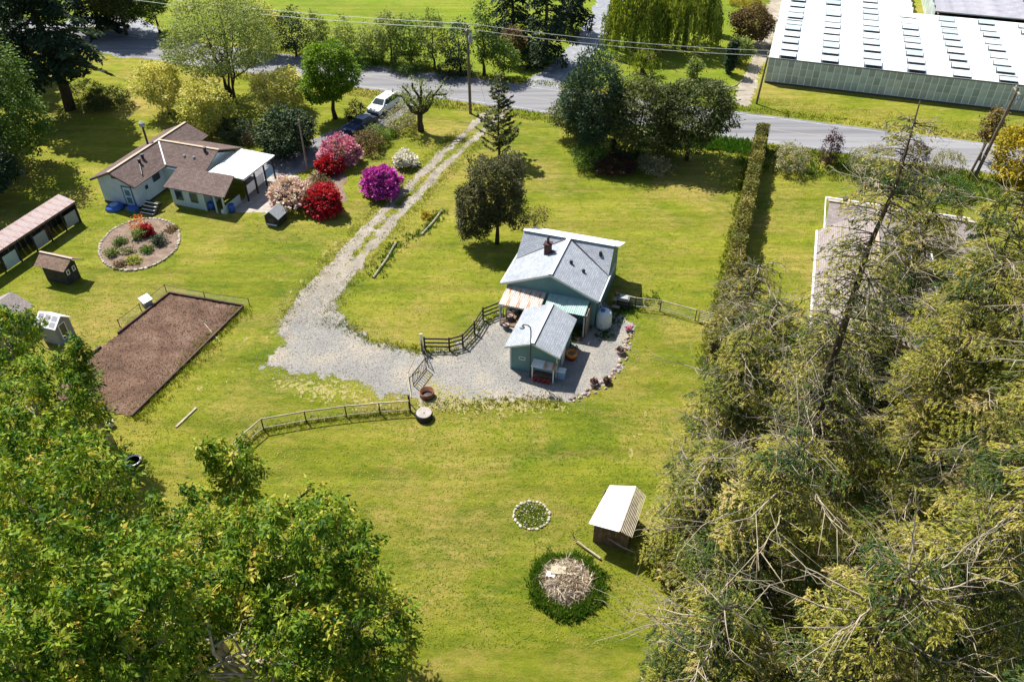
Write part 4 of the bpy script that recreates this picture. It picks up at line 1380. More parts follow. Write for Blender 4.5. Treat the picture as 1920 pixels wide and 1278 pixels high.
# ---- right-hand neighbour -------------------------------------------------------------------------
OX, OY = 13, 68
rh = thing('house', 'large lilac-grey roofed house behind the right conifers', 'house', W(OX, OY), ROT)
ze, zr = 2.9, 4.3
wall_gable(MB(), 7.95 - OX, 20.2 - OX, 70.7 - OY, 76.2 - OY, ze - .1, zr - .2, 'x').build('wall', MT['cream_wall'], rh)
wall_gable(MB(), 7.4 - OX, 16.2 - OX, 53.9 - OY, 70.69 - OY, ze - .1, zr - .2).build('wall', MT['cream_wall'], rh)
MB().slab([R(7.5, 76.8, ze), R(20.6, 76.8, ze), R(20.6, 73.5, zr), R(7.5, 73.5, zr)], .1).build('roof', MT['roof_lilac'], rh, uv=True)
MB().slab([R(7.5, 73.49, zr), R(20.6, 73.49, zr), R(20.6, 70.2, ze), R(7.5, 70.2, ze)], .1).build('roof', MT['roof_lilac'], rh, uv=True)
MB().slab([R(6.85, 53.3, ze - .02), R(11.7, 53.3, zr + .006), R(11.7, 73.4, zr + .006), R(6.85, 70.1, ze - .02)], .1).build('roof', MT['roof_lilac'], rh, uv=True)
MB().slab([R(11.704, 53.3, zr + .006), R(16.6, 53.3, ze - .02), R(16.6, 70.1, ze - .02), R(11.704, 73.4, zr + .006)], .1).build('roof', MT['roof_lilac'], rh, uv=True)
MB().beam(R(7.4, 73.5, zr + .04), R(20.6, 73.5, zr + .04), .28, .05).build('ridge_cap', MT['ridge_tan'], rh)
MB().beam(R(11.7, 53.2, zr + .05), R(11.7, 73.4, zr + .05), .28, .05).build('ridge_cap', MT['ridge_tan'], rh)
for xx, b0, b1 in ((6.78, 53.3, 70.1), (16.68, 53.3, 70.1)):
    MB().beam(R(xx, b0, ze - .08), R(xx, b1, ze - .08), .16, .16).build('gutter', MT['white'], rh)
MB().beam(R(7.4, 76.9, ze - .05), R(20.6, 76.9, ze - .05), .16, .16).build('gutter', MT['white'], rh)
MB().beam(R(7.42, 70.2, ze - .1), R(7.42, 76.8, ze - .1), .08, .2).build('bargeboard', MT['white'], rh)
for a, b in ((9.0, 74.6), (15.5, 74.3), (10.2, 66), (13.6, 69), (14.0, 61)):
    MB().lathe([(.22, -.1), (.22, .3), (.3, .32), (.3, .42), (.05, .48)], R(a, b, 3.9), 10).build('roof_vent', MT['metal_dark'], rh)
frame_win(rh, (16.2 - OX, 60 - OY, 1.6), 1.6, 1.1, '+x', 'white')
frame_win(rh, (7.4 - OX, 62 - OY, 1.6), 1.6, 1.1, '-x', 'white')
ptn = pix([(1518, 640), (1545, 470), (1530, 470), (1500, 640)])

# ---- glasshouses ------------------------------------------------------------------------------------


def glasshouse(label, a0, a1, b0, b1, mat, wall=True, cols=(), seed=1, hz_=3.46):
    OXX, OYY = a0, b0
    t = thing('glasshouse', label, 'greenhouse', W(a0, b0), ROT)
    span = 2.81
    n = int(round((b1 - b0) / span))
    span = (b1 - b0) / n
    rg = 0.62
    w_ = a1 - a0
    mf = MB().slab([(-.06, 0, hz_), (w_, 0, hz_), (w_, span / 2, hz_ + rg), (-.06, span / 2, hz_ + rg)], .05).mesh('roof_pane_row', MT[mat])
    mk = MB().slab([(-.06, span / 2 + .002, hz_ + rg), (w_, span / 2 + .002, hz_ + rg), (w_, span - .002, hz_), (-.06, span - .002, hz_)], .05).mesh('roof_pane_row', MT[mat])
    mg = MB().box(-.08, w_, -.09, .09, hz_ - .12, hz_ + .06).mesh('gutter', MT['metal_grey'])
    vm = MB().slab([(0, 0, 0), (2.1, 0, 0), (2.1, 1.15, .0), (0, 1.15, 0)], .04).mesh('vent', MT['gh_vent'])
    gm = MB().box(-.06, 2.16, -.42, 1.05, -.03, .012).mesh('vent_gap_shade', MT['gh_gap_shade'])  # dark slab paints the shaded gap below the raised flap and its lower edge
    r_ = random.Random(seed)
    for i in range(n):
        f = inst(mf, 'roof_pane_row', t, (0, i * span, 0))
        inst(mk, 'roof_pane_row', t, (0, i * span, 0))
        inst(mg, 'gutter', t, (0, i * span, 0))
        for c in cols:
            sl_a = math.atan2(rg, span / 2)
            x = c - a0 - 1.05 + r_.uniform(-.05, .05)
            op = inst(gm, 'vent_gap_shade', f, (x, .30, hz_ + .30 * rg / (span / 2) + .02), (sl_a, 0, 0))
            inst(vm, 'vent', f, (x, .12, hz_ + .12 * rg / (span / 2) + r_.uniform(.25, .42)), (sl_a - r_.uniform(.12, .25), 0, 0))
    MB().prism([(0, hz_ - .1), (0, hz_ + .02), (w_, hz_ + .02), (w_, hz_ - .1)][::-1], -.09, -.03).build('eave_beam', MT['trim'], t)
    if wall:
        cw = .86
        nc = int(w_ / cw)
        pmesh = MB().box(.03, cw - .03, -.012, .012, .0, 1.0).mesh('pane', MT['gh_glass'])
        for k in range(nc):
            for j, (z0, z1) in enumerate(((.32, 1.32), (1.38, 2.34), (2.4, hz_ - .14))):
                if k < 78:
                    inst(pmesh, 'pane', t, (k * cw, 0, z0), (0, 0, 0), (1, 1, z1 - z0))
        fr_ = MB()
        for k in range(nc + 1):  # glazing bars
            fr_.box(k * cw - .05, k * cw + .05, -.045, .03, 0, hz_ - .1)
        fr_.build('mullions', MT['white'], t)
        for z in (.27, 1.35, 2.37):
            MB().box(0, w_, -.04, .035, z - .045, z + .045).build('rail', MT['trim'], t)
        MB().box(0, w_, -.06, .05, 0, .25).build('plinth', MT['trim_brown'], t)
    MB().box(-.05, 0.0, 0, b1 - b0, 0, hz_).build('side_wall', MT['gh_glass'], t)
    MB().box(0, w_, .3, b1 - b0, 0, .1).build('floor', MT['bedsoil'], t)
    MB().box(w_, w_ + .05, 0, b1 - b0, 0, hz_).build('side_wall', MT['gh_glass'], t)
    MB().box(0, w_, b1 - b0, b1 - b0 + .05, 0, hz_).build('back_wall', MT['gh_glass'], t)
    return t


colsA = [1.4 + 5.41 * k for k in range(12)]
glasshouse('long white-shaded glasshouse beside the road at the upper right', -.96, 64, 113.57, 139.5, 'gh_white', True, colsA)
glasshouse('white-shaded rear glasshouse block adjoining the long glasshouse', -.96, 18.5, 139.7, 168, 'gh_white', False, colsA[:3], 2)
glasshouse('dark unshaded glasshouse behind the long white one at the top right corner', 22.0, 64, 142.5, 176, 'gh_grey', False, [36.5, 52], 3)

# ================================================================== FENCES, POLES, SMALL THINGS


def rail_fence(name, label, bases, h, rails, pmat, rmat, pr=.06, rr=.035, style='round', mesh=False, wid=.03, hh=.12):
    t = thing(name, label, 'fence', bases[0])
    o0 = Vector(bases[0])
    for p in bases:
        p = Vector(p) - o0
        if style == 'round':
            MB().tube(p, p + Vector((0, 0, h * 1.04)), pr, pr * .9, 7).build('post', MT[pmat], t)
        else:
            MB().box(p.x - pr, p.x + pr, p.y - pr, p.y + pr, 0, h * 1.05).build('post', MT[pmat], t)
    for a, b in zip(bases[:-1], bases[1:]):
        a, b = Vector(a) - o0, Vector(b) - o0
        for z in rails:
            if style == 'round' and z == rails[0]:
                MB().path([a + Vector((0, 0, z)), (a + b) / 2 + Vector((0, 0, z - .02)), b + Vector((0, 0, z))], rr, 6).build('rail', MT[rmat], t)
            else:
                MB().beam(a + Vector((0, 0, z)), b + Vector((0, 0, z)), wid, hh).build('rail', MT[rmat], t)
        if mesh:
            m = MB()
            d = (b - a)
            n = int(d.length / .22)
            for k in range(1, n):
                p = a + d * k / n
                m.tube(p + Vector((0, 0, .1)), p + Vector((0, 0, h * .95)), .004, .004, 3)
            for z in np.linspace(.15, h * .9, 6):
                m.tube(a + Vector((0, 0, z)), b + Vector((0, 0, z)), .004, .004, 3)
            m.build('wire_mesh', MT['metal_grey'], t)
    return t


rail_fence('board_fence', 'black three-board fence curving along the gravel yard to the porch',
           pix([(939, 587), (906, 600), (890, 626), (868, 650), (843, 657), (797, 656)]), 1.3, (1.2, .8, .4), 'wood_black', 'wood_black', .065, style='sq', wid=.05, hh=.14)
rail_fence('pole_fence', 'pale pole-and-wire fence along the lower lawn ending at the gravel',
           pix([(770, 772), (713, 776), (650, 782), (575, 792), (495, 806), (457, 838), (425, 872)]), 1.15, (1.15, .25), 'wood_black', 'wood_pale', .05, .055, mesh=True, wid=.03, hh=.05)
rail_fence('pole_fence', 'pale pole-and-wire fence from the barbecue to the right hedge',
           pix([(1152, 568), (1190, 578), (1237, 583), (1303, 601)]), 1.15, (1.15, .25), 'wood_brown', 'wood_pale', .05, .05, mesh=True, wid=.03, hh=.05)
rail_fence('wire_fence', 'low dark wire fence round the far side of the vegetable plot',
           pix([(225, 612), (265, 582), (312, 546), (385, 560), (468, 572)]), .75, (.7,), 'wood_edge', 'wood_edge', .04, .02, mesh=True)


def slat_gate(name, label, p, q, h, n, mat, vert=True, parts='bar'):
    p, q = Vector(p), Vector(q)
    t = thing(name, label, 'gate', p)
    d = q - p
    z = Vector((0, 0, 1))
    for a in (.15, h):
        MB().beam(z * a, d + z * a, .05, .07).build('frame_rail', MT[mat], t)
    for a in (.02, .98):
        MB().beam(d * a + z * .05, d * a + z * (h + .03), .06, .06, (1, 0, 0)).build('stile', MT[mat], t)
    for i in range(1, n):
        if vert:
            MB().beam(d * (i / n) + z * .17, d * (i / n) + z * (h - .02), .035, .035, (1, 0, 0)).build('bar', MT[mat], t)
        else:
            zz = .15 + (h - .15) * i / n
            MB().beam(d * .03 + z * zz, d * .97 + z * zz, .035, .06).build('bar', MT[mat], t)
    return t


slat_gate('gate', 'black barred gate leaf standing open next to the white gate post', G(791, 660), G(803, 688), 1.15, 4, 'wood_black')
slat_gate('gate', 'black gate leaf with close bars at the burn barrel end of the drive', G(800, 692), G(775, 724), 1.2, 9, 'wood_black')
slat_gate('gate', 'pale slatted gate between the right wire fence and the hedge', G(1308, 603), G(1336, 609), 1.2, 6, 'wood_pale', False)
g = G(792, 658)
o = thing('gate_post', 'white painted gate post where the black fence starts', 'post', g)
MB().box(-.09, .09, -.09, .09, 0, 1.75).build('shaft', MT['white'], o)
MB().box(-.12, .12, -.12, .12, 1.75, 1.82).build('cap', MT['wood_pale'], o)
g = G(769, 770)
o = thing('gate_post', 'dark round gate post at the end of the pale pole fence', 'post', g)
MB().tube((0, 0, 0), (0, 0, 1.6), .09, .08, 8).build('shaft', MT['wood_black'], o)
MB().tube((0, .12, .7), (.55, -.1, .02), .05, .05, 6).build('brace', MT['wood_grey'], o)
o = MB().path([G(771, 745, .05), G(764, 700, .3), G(777, 672, .9)], .045, 6).build('pole', MT['wood_pale'])
tag(o, 'pale pole leaning along the closed black gate', 'pole')

# concrete well lid and burn ring
g = G(796, 783)
o = thing('well_cover', 'round concrete well cover with dark sides on the lawn by the gate', 'well cover', g)
MB().lathe([(.62, 0), (.64, .42), (.60, .5)], n=24).build('side', MT['tyre'], o, True)
MB().lathe([(.58, .49), (.58, .57), (.5, .585), (.1, .58), (.08, .62), (.02, .62)], n=24).build('lid', MT['concrete'], o)
g = G(801, 742)
o = thing('burn_ring', 'rusty open steel burn ring on the gravel beside the gate', 'fire ring', g)
MB().lathe([(.56, 0), (.56, .5), (.52, .5), (.52, .04)], n=22).build('ring', MT['rust'], o, True)
MB().lathe([(.50, .05), (.3, .1), (.02, .12)], n=14).build('ash', MT['metal_dark'], o)

# tank, barbecue, tub
g = G(1131, 612)
o = thing('water_tank', 'white upright water tank by the right corner of the teal house', 'tank', g, ROT)
MB().lathe([(.62, 0), (.66, .08), (.66, 1.35), (.62, 1.5), (.45, 1.68), (.22, 1.74), (.2, 1.78)], n=24).build('shell', MT['tank'], o, True)
for z in (.35, .7, 1.05):
    MB().lathe([(.655, z - .03), (.69, z), (.655, z + .03)], n=24).build('rib', MT['tank'], o, True)
MB().lathe([(.2, 1.7), (.2, 1.84), (.02, 1.86)], (-.1, -.1, 0), 14).build('lid', MT['blue'], o)
MB().tube((-.25, .3, 1.6), (-.7, .6, 2.7), .04, .04, 6).build('downpipe', MT['trim'], o)
g = G(1168, 577)
o = thing('barbecue', 'black barbecue cart with grey lid at the end of the wire fence', 'barbecue', g, ROT)
for x in (-.5, .5):
    for y in (-.25, .25):
        MB().box(x - .04, x + .04, y - .04, y + .04, 0, .8).build('leg', MT['metal_dark'], o)
MB().box(-.55, .55, -.32, .32, .1, .16).build('shelf', MT['wood_black'], o)
MB().box(-.55, .55, -.3, .3, .72, .92).build('firebox', MT['metal_dark'], o)
MB().prism([(-.5, .92), (.5, .92), (.5, 1.08), (.35, 1.22), (-.35, 1.22), (-.5, 1.08)], -.3, .3).build('lid', MT['metal_grey'], o)
MB().box(-.95, -.57, -.28, .28, .82, .86).build('side_table', MT['wood_grey'], o)
MB().box(-.9, -.2, -.75, -.4, .38, .44).build('stool', MT['wood_grey'], o)
o = thing('planter', 'orange tub planter with dark soil against the right shed wall', 'planter', G(1071, 672))
MB().lathe([(.34, 0), (.40, .3), (.42, .32)], n=20).build('base', MT['red'], o, True)
MB().lathe([(.42, .32), (.47, .68), (.43, .70), (.41, .58)], n=20).build('rim', MT['orange'], o, True)
MB().lathe([(.40, .55), (.2, .6), (.02, .6)], n=14).build('soil', MT['bedsoil'], o)

# plants and pots that rest by the left side of the shed
for px, py, lab, s in ((949, 616, 'dark striped tub planter nearest the fence at the shed side', .33), (956, 600, 'middle tub planter beside the left shed wall', .35), (967, 588, 'tub planter under the rusty porch edge', .3)):
    o = thing('planter', lab, 'planter', G(px, py), 0, 'tubs between shed and porch')
    MB().lathe([(s * .8, 0), (s, s * 1.6), (s * .9, s * 1.6), (s * .85, s * 1.4)], n=16).build('tub', MT['wood_black'], o, True)
    for z in (.35, 1.1):
        MB().lathe([(s * (.83 + .11 * z), s * z), (s * (.85 + .115 * z), s * (z + .12)), (s * (.84 + .11 * z), s * (z + .2))], n=16).build('hoop', MT['concrete'], o, True)
    MB().lathe([(s * .84, s * 1.4), (.02, s * 1.5)], n=12).build('soil', MT['stone_pink'], o)
tr = thing('timber_rack', 'weathered poles leaned together at the fence end by the porch', 'timber rack', G(945, 602))
for i in range(8):
    MB().tube((-.35 + .1 * i + random.uniform(-.1, .1), random.uniform(-.5, .3), 0), (-.3 + .12 * i, .45 + random.uniform(-.1, .2), 1.75 + random.uniform(-.3, .4)), .035, .028, 6).build('pole', MT['wood_grey'], tr)
MB().beam((-.5, .3, 1.3), (.7, .35, 1.35), .05, .08).build('cross_rail', MT['wood_grey'], tr)
MB().beam((-.5, -.3, .35), (.7, -.1, .4), .05, .08).build('cross_rail', MT['wood_grey'], tr)

# stones --------------------------------------------------------------


def stone_mesh(seed, mat, sub=1):
    r_ = random.Random(seed)
    import bmesh
    bm = bmesh.new()
    bmesh.ops.create_icosphere(bm, subdivisions=sub, radius=0.5)
    for v in bm.verts:
        v.co *= r_.uniform(.78, 1.15)
    me = bpy.data.meshes.new('stone')
    bm.to_mesh(me)
    bm.free()
    me.materials.append(mat)
    return me


SM = [stone_mesh(i, MT['stone'], 1) for i in range(5)]
SP = [stone_mesh(i + 9, MT['stone_pink'], 1) for i in range(5)]


def stones_along(t, pts, size, mlist, r_, jit=.06, closed=True, gap=1.0):
    """stones set end to end along a line; returns nothing, each stone is a part of t"""
    P = [Vector(p) for p in pts]
    if closed:
        P.append(P[0])
    i, pos = 0, 0.0
    base = t.location
    while i < len(P) - 1:
        d = P[i + 1] - P[i]
        ln = d.length
        if pos > ln:
            pos -= ln
            i += 1
            continue
        s = size * r_.uniform(.75, 1.35)
        c = P[i] + d * ((pos + s / 2) / ln) if ln > 0 else P[i]
        inst(mlist[r_.randrange(len(mlist))], 'stone', t, (c.x - base.x + r_.uniform(-jit, jit), c.y - base.y + r_.uniform(-jit, jit), s * .16),
             (r_.uniform(-.2, .2), r_.uniform(-.2, .2), math.atan2(d.y, d.x) + r_.uniform(-.2, .2)), (s, size * r_.uniform(.7, .95), size * r_.uniform(.6, .9)))
        pos += s * gap


r_ = random.Random(5)
c0 = G(997, 966)
fr = thing('stone_ring', 'ring of pale stones filled with daisies on the near lawn', 'stone ring', c0)
stones_along(fr, [(c0.x + 1.15 * math.cos(a), c0.y + 1.13 * math.sin(a), 0) for a in np.linspace(0, 6.28, 33)[:-1]], .27, SM, r_, .03, gap=.97)
cb = Vector((-36.5, 66.6, 0))
bed_pts = [(cb.x + 3.7 * math.cos(a) * .94 - 4.85 * math.sin(a) * .33, cb.y + 3.7 * math.cos(a) * .33 + 4.85 * math.sin(a) * .94, 0) for a in np.linspace(0, 6.283, 61)[:-1]]
ragged('flower_bed', lambda x, y: sd_poly(x, y, bed_pts), (-44, -28, 58, 75), .2, .012, MT['bedsoil'], .1, 1, .08)
be = thing('stone_edging', 'oval ring of pale edging stones round the flower bed on the left lawn', 'edging', cb)
stones_along(be, bed_pts, .38, SM, r_, .05, gap=1.02)
yp = pix([(1068, 752), (1095, 738), (1125, 722), (1150, 700), (1162, 680), (1172, 645), (1186, 614)])
ye = thing('stone_edging', 'uneven pinkish edging stones along the right side of the gravel yard', 'edging', yp[0])
stones_along(ye, yp, .36, SP, r_, .15, False, .85)
stones_along(ye, [p + Vector((.3, -.2, 0)) for p in yp], .26, SP, r_, .2, False, 1.5)

for px, py, lab, s, mm in ((1113, 722, 'pale pink wide pot at the lower end of the yard edging', .36, 'stone_pink'), (1138, 718, 'dark pot with brown rim at the yard corner', .32, 'wood_black'),
                           (1163, 662, 'round purple-grey pot halfway along the yard edging', .38, 'stone_pink'), (1178, 620, 'lilac flower pot at the upper end of the yard edging', .3, 'stone_pink')):
    o = thing('planter', lab, 'planter', G(px, py), 0, 'pots along the yard edging')
    MB().lathe([(s * .7, 0), (s, s * .9), (s * 1.08, s), (s * .95, s * 1.05), (s * .9, s * .8)], n=16).build('pot', MT[mm], o, True)
    MB().lathe([(s * .9, s * .85), (.02, s * .95)], n=12).build('soil', MT['bedsoil'], o)
    C, O = crown_points(RNG, [(0, 0, s * 1.25, s * .8, s * .8, s * .5)], 24)
    clump_leaves('plant', RNG, C, O, 8, .06, .12, .08, MT['lf_plum' if 'lilac' not in lab else 'fl_pink'], o)

# vegetable plot boards
ged = [((456, 577), (352, 680)), ((352, 680), (248, 782)), ((318, 551), (456, 575)), ((318, 551), (222, 627)), ((190, 652), (130, 700))]
gb = thing('timber_edging', 'dark timber boards edging the brown vegetable plot', 'edging', G(330, 640))
for a, b in ged:
    p, q = G(*a) - gb.location, G(*b) - gb.location
    MB().beam(p + Vector((0, 0, .12)), q + Vector((0, 0, .12)), .14, .26).build('board', MT['wood_edge'], gb)
o = thing('compost_box', 'white lidded box at the far left corner of the vegetable plot', 'box', G(276, 570), ROT - .5)
MB().box(-.5, .5, -.35, .35, 0, .55).build('body', MT['metal_grey'], o)
MB().slab([(-.58, -.43, .55), (.58, -.43, .55), (.58, .43, .68), (-.58, .43, .68)], .06).build('lid', MT['white'], o)
o = MB().beam(G(330, 800, .06), G(368, 764, .06), .16, .08).build('plank', MT['wood_grey'])
tag(o, 'grey plank lying in the grass between the plot and the pole fence', 'plank')
o = MB().beam(G(383, 606, .04), G(412, 640, .04), .05, .05).build('stick', MT['wood_pale'])
tag(o, 'pale stick lying on the vegetable plot soil', 'stick')
o = MB().path([G(352, 605, .05), G(372, 600, .08), G(398, 606, .05)], .03, 5).build('stick', MT['wood_grey'])
tag(o, 'grey curved stick on the far half of the vegetable plot', 'stick')
o = thing('tub', 'dark half-barrel tub with a white lining among the left leaves', 'tub', G(253, 872))
MB().lathe([(.42, 0), (.52, .45), (.54, .47)], n=20).build('side', MT['tyre'], o, True)
MB().lathe([(.54, .47), (.54, .52), (.46, .52), (.44, .42)], n=20).build('rim', MT['white'], o, True)
MB().lathe([(.44, .4), (.02, .42)], n=14).build('soil', MT['trim_dark'], o)
g = G(210, 798)
o = thing('bucket', 'white bucket on the plot edge amid the maple shoots', 'bucket', g)
MB().lathe([(.20, 0), (.26, .5), (.23, .5), (.2, .3)], n=14).build('body', MT['white'], o, True)
MB().path([(-.25, 0, .48), (0, -.1, .7), (.25, 0, .48)], .012, 4).build('handle', MT['metal_grey'], o)

# drive edging logs on the right of the two tracks
for a, b, lab in (((742, 455), (700, 520), 'long grey log edging the curve of the drive'), ((828, 395), (790, 440), 'dark curved log edging the drive below the clipped tree'),):
    o = MB().path([G(*a, .1), (G(*a, .1) + G(*b, .1)) / 2 + Vector((.15, .1, 0)), G(*b, .1)], .11, 7).build('log', MT['wood_grey'])
    tag(o, lab, 'log', 'logs along the drive')

# burn pile, logs
lg = thing('log', 'pale forked log lying above the burn pile', 'log', G(1100, 1028))
o0 = lg.location
MB().path([G(1078, 1010, .25) - o0, G(1098, 1026, .2) - o0, G(1126, 1046, .15) - o0], [.045, .06, .075], 7).build('stem', MT['wood_pale'], lg)
MB().path([G(1078, 1010, .25) - o0, G(1074, 1002, .5) - o0, G(1076, 996, .8) - o0], [.045, .035, .02], 6).build('fork', MT['bark'], lg)
MB().path([G(1082, 1013, .25) - o0, G(1071, 1010, .3) - o0], [.04, .02], 6).build('fork', MT['bark'], lg)
o = MB().path([G(1140, 1008, .9), G(1165, 1024, .8), G(1190, 1035, .6), G(1222, 1048, .4)], [.03, .04, .045, .05], 6).build('branch', MT['wood_pale'])
tag(o, 'long pale dead branch leaning beside the white-roofed shed', 'branch')
cpile = G(1062, 1092)
bpile = thing('burn_pile', 'heap of dry brush and boards ringed with green weeds on the near lawn', 'brush pile', cpile)
n = 2600
a = RNG.uniform(0, 6.28, n)
r = np.sqrt(RNG.uniform(0, 1, n)) * 1.75
P = np.stack([r * np.cos(a), r * np.sin(a) * .95, np.maximum(.03, .75 * (1 - (r / 1.8) ** 2) + RNG.normal(0, .10, n))], 1)
D = RNG.normal(0, 1, (n, 3))
D[:, 2] *= .35
leaf_obj('dry_brush', P, D, RNG.normal(size=(n, 3)), RNG.uniform(.25, .9, n), RNG.uniform(.02, .07, n), RNG.uniform(0, 1, n), MT['straw'], bpile, 'stuff')
mb = MB()
mb.lathe([(1.75, 0), (1.5, .25), (1.0, .5), (.5, .66), (.03, .70)], n=20)
mb.v = [(x * random.uniform(.9, 1.1), y * random.uniform(.9, 1.1), z * random.uniform(.85, 1.05)) for x, y, z in mb.v]
mb.build('ash_heap', MT['concrete'], bpile)
MB().beam((-.95, .42, .74), (-.05, .28, .86), .55, .05).build('board', MT['wood_pale'], bpile)
MB().beam((-1.2, .25, .6), (-.7, .05, .72), .35, .05).build('board', MT['white'], bpile)
mb = MB()
for i in range(46):
    an, rr = random.uniform(0, 6.28), random.uniform(.2, 1.6)
    p = Vector((rr * math.cos(an), rr * math.sin(an), .7 * (1 - (rr / 2) ** 2) + .08))
    d = Vector((random.gauss(0, 1), random.gauss(0, 1), random.gauss(0, .35))).normalized() * random.uniform(.4, 1.1)
    mb.path([p - d * .5, p + Vector((0, 0, .05)), p + d * .5], [.03, .025, .01], 4)
mb.build('sticks', MT['bark_pale'], bpile)


def tufts(name, pts, h, mat, tint=.5, wd=.05, kind='stuff', parent=None, spread=.08, blades=6, lean=.35):
    """upright grass or weed blades around the given points"""
    pts = np.asarray(pts, float)
    n = len(pts)
    P = np.repeat(pts, blades, 0)
    hh = np.repeat(RNG.uniform(.5, 1.2, n) * h, blades) * RNG.uniform(.6, 1.15, n * blades)
    P[:, :2] += RNG.normal(0, spread, (n * blades, 2))
    D = RNG.normal(0, lean, (n * blades, 3))
    D[:, 2] = 1
    D = unit(D)
    P = P + D * (hh * .5)[:, None]
    P[:, 2] = np.maximum(P[:, 2], .01)
    return leaf_obj(name, P, D, RNG.normal(size=(n * blades, 3)), hh, wd, np.repeat(RNG.normal(tint, .2, n), blades) + RNG.normal(0, .12, n * blades), mat, parent, kind)


n = 1500
a = RNG.uniform(0, 6.28, n)
r = 1.55 + np.abs(RNG.normal(0, .30, n)) + .16 * np.sin(3 * a + .5) + .10 * np.sin(7 * a) + .45 * np.maximum(0, -np.sin(a)) ** .7
r = np.where(RNG.random(n) < .25, r - .4, r)
tufts('weeds', np.stack([cpile.x + r * np.cos(a), cpile.y + r * np.sin(a) * .95, np.zeros(n)], 1), .46, MT['lf_weed2'], .5, .085, blades=9, spread=.1, lean=.5)
n = 320
a = RNG.uniform(0, 6.28, n)
r = np.sqrt(RNG.uniform(0, 1, n)) * 1.0
pp = np.stack([c0.x + r * np.cos(a), c0.y + r * np.sin(a), np.zeros(n)], 1)
tufts('weeds', pp, .16, MT['lf_weed2'], .75, .05, blades=6)
tufts('daisies', pp[:170] + np.array([0, 0, .14]), .07, MT['fl_blush'], .9, .09, blades=1, lean=1.2)

# ------------------------------------------------------------------ poles and wires


def upole(label, base, h, lean=(0, 0), arm=True, trans=False, r=.15, mat='bark'):
    t = thing('utility_pole', label, 'utility pole', base)
    MB().path([(0, 0, -.2), (lean[0] * .5, lean[1] * .5, h / 2), (lean[0], lean[1], h)], [r * 1.15, r, r * .75], 10).build('pole', MT[mat], t)
    if arm:
        MB().beam((lean[0] - .15 + ts * 1.1, lean[1] + tc * 1.1, h - .45), (lean[0] - ts * 1.1 + .15, lean[1] - tc * 1.1, h - .45), .1, .12).build('crossarm', MT['wood_grey'], t)
        for k in (-.95, 0.95):
            MB().lathe([(.05, 0), (.07, .1), (.04, .22)], (lean[0] + ts * k, lean[1] + tc * k, h - .39), 8).build('insulator', MT['insulator'], t)
    if trans:
        MB().lathe([(.24, 0), (.26, .05), (.26, .8), (.2, .92), (.05, .98)], (lean[0] + .3, lean[1] - .25, h - 2.1), 14).build('transformer', MT['metal_grey'], t, True)
        MB().lathe([(.05, 0), (.08, .2), (.03, .3)], (lean[0] + .3, lean[1] - .25, h - 1.15), 8).build('bushing', MT['insulator'], t)
    return t


B1, B2, B3 = G(882, 213), G(1418, 195), G(1826, 335)
upole('tall utility pole with transformer at the drive entrance beside the road', B1, 11.1, (0, 0), True, True, .17)
MB_g = MB().path([(0, 0, 9.2), (1.5, .6, 3.0), (2.2, .9, 0)], .02, 4)
o = MB_g.build('guy_wire', MT['wire'])
o.location = B1
tag(o, 'guy wire slanting from the drive entrance utility pole', 'wire')
upole('brown utility pole at the corner of the white glasshouse across the road', B2, 6.8, (.3, 0), True, False, .13, 'bark')
upole('leaning utility pole with lamp among the shrubs at the right road edge', B3, 10.4, (.8, 0), True, True, .17)
o = upole('short leaning stub pole just left of the right roadside utility pole', G(1815, 333), 4.2, (.5, 0), False, False, .13)
g = G(577, 322)
t = thing('utility_pole', 'slim grey service pole rising from the paved drive by the flowers', 'utility pole', g)
MB().path([(0, 0, -.1), (0, 0, 6.2)], [.11, .08], 8).build('pole', MT['wood_grey'], t)
MB().beam((-.5, 0, 5.6), (.1, 0, 5.9), .05, .05).build('bracket', MT['wood_grey'], t)


def wire(label, p, q, sag, r=.028):
    p, q = Vector(p), Vector(q)
    pts = []
    for i in range(19):
        t = i / 18
        x = p.lerp(q, t)
        x.z -= sag * 4 * t * (1 - t)
        pts.append(x - p)
    o = MB().path(pts, r, 4).build('overhead_wire', MT['wire'])
    o.location = p
    tag(o, label, 'wire', 'overhead wires along the road')


B0 = B1 + (W(-78, 0.2) - W(0, 0))
off1, off2 = W(0, .95) - W(0, 0), W(0, -.95) - W(0, 0)
H1, H2 = 10.95, 6.65
top2 = B2 + Vector((.3, 0, 0))
for i, (of, nm) in enumerate(((off1, 'upper'), (off2, 'lower'))):
    wire(nm + ' wire running left from the drive entrance pole', B1 + of + Vector((0, 0, H1)), B0 + of + Vector((0, 0, 11)), 1.2)
    wire(nm + ' wire between the drive entrance pole and the glasshouse pole', B1 + of + Vector((0, 0, H1)), top2 + of + Vector((0, 0, H2)), .5)

# ------------------------------------------------------------------ cars


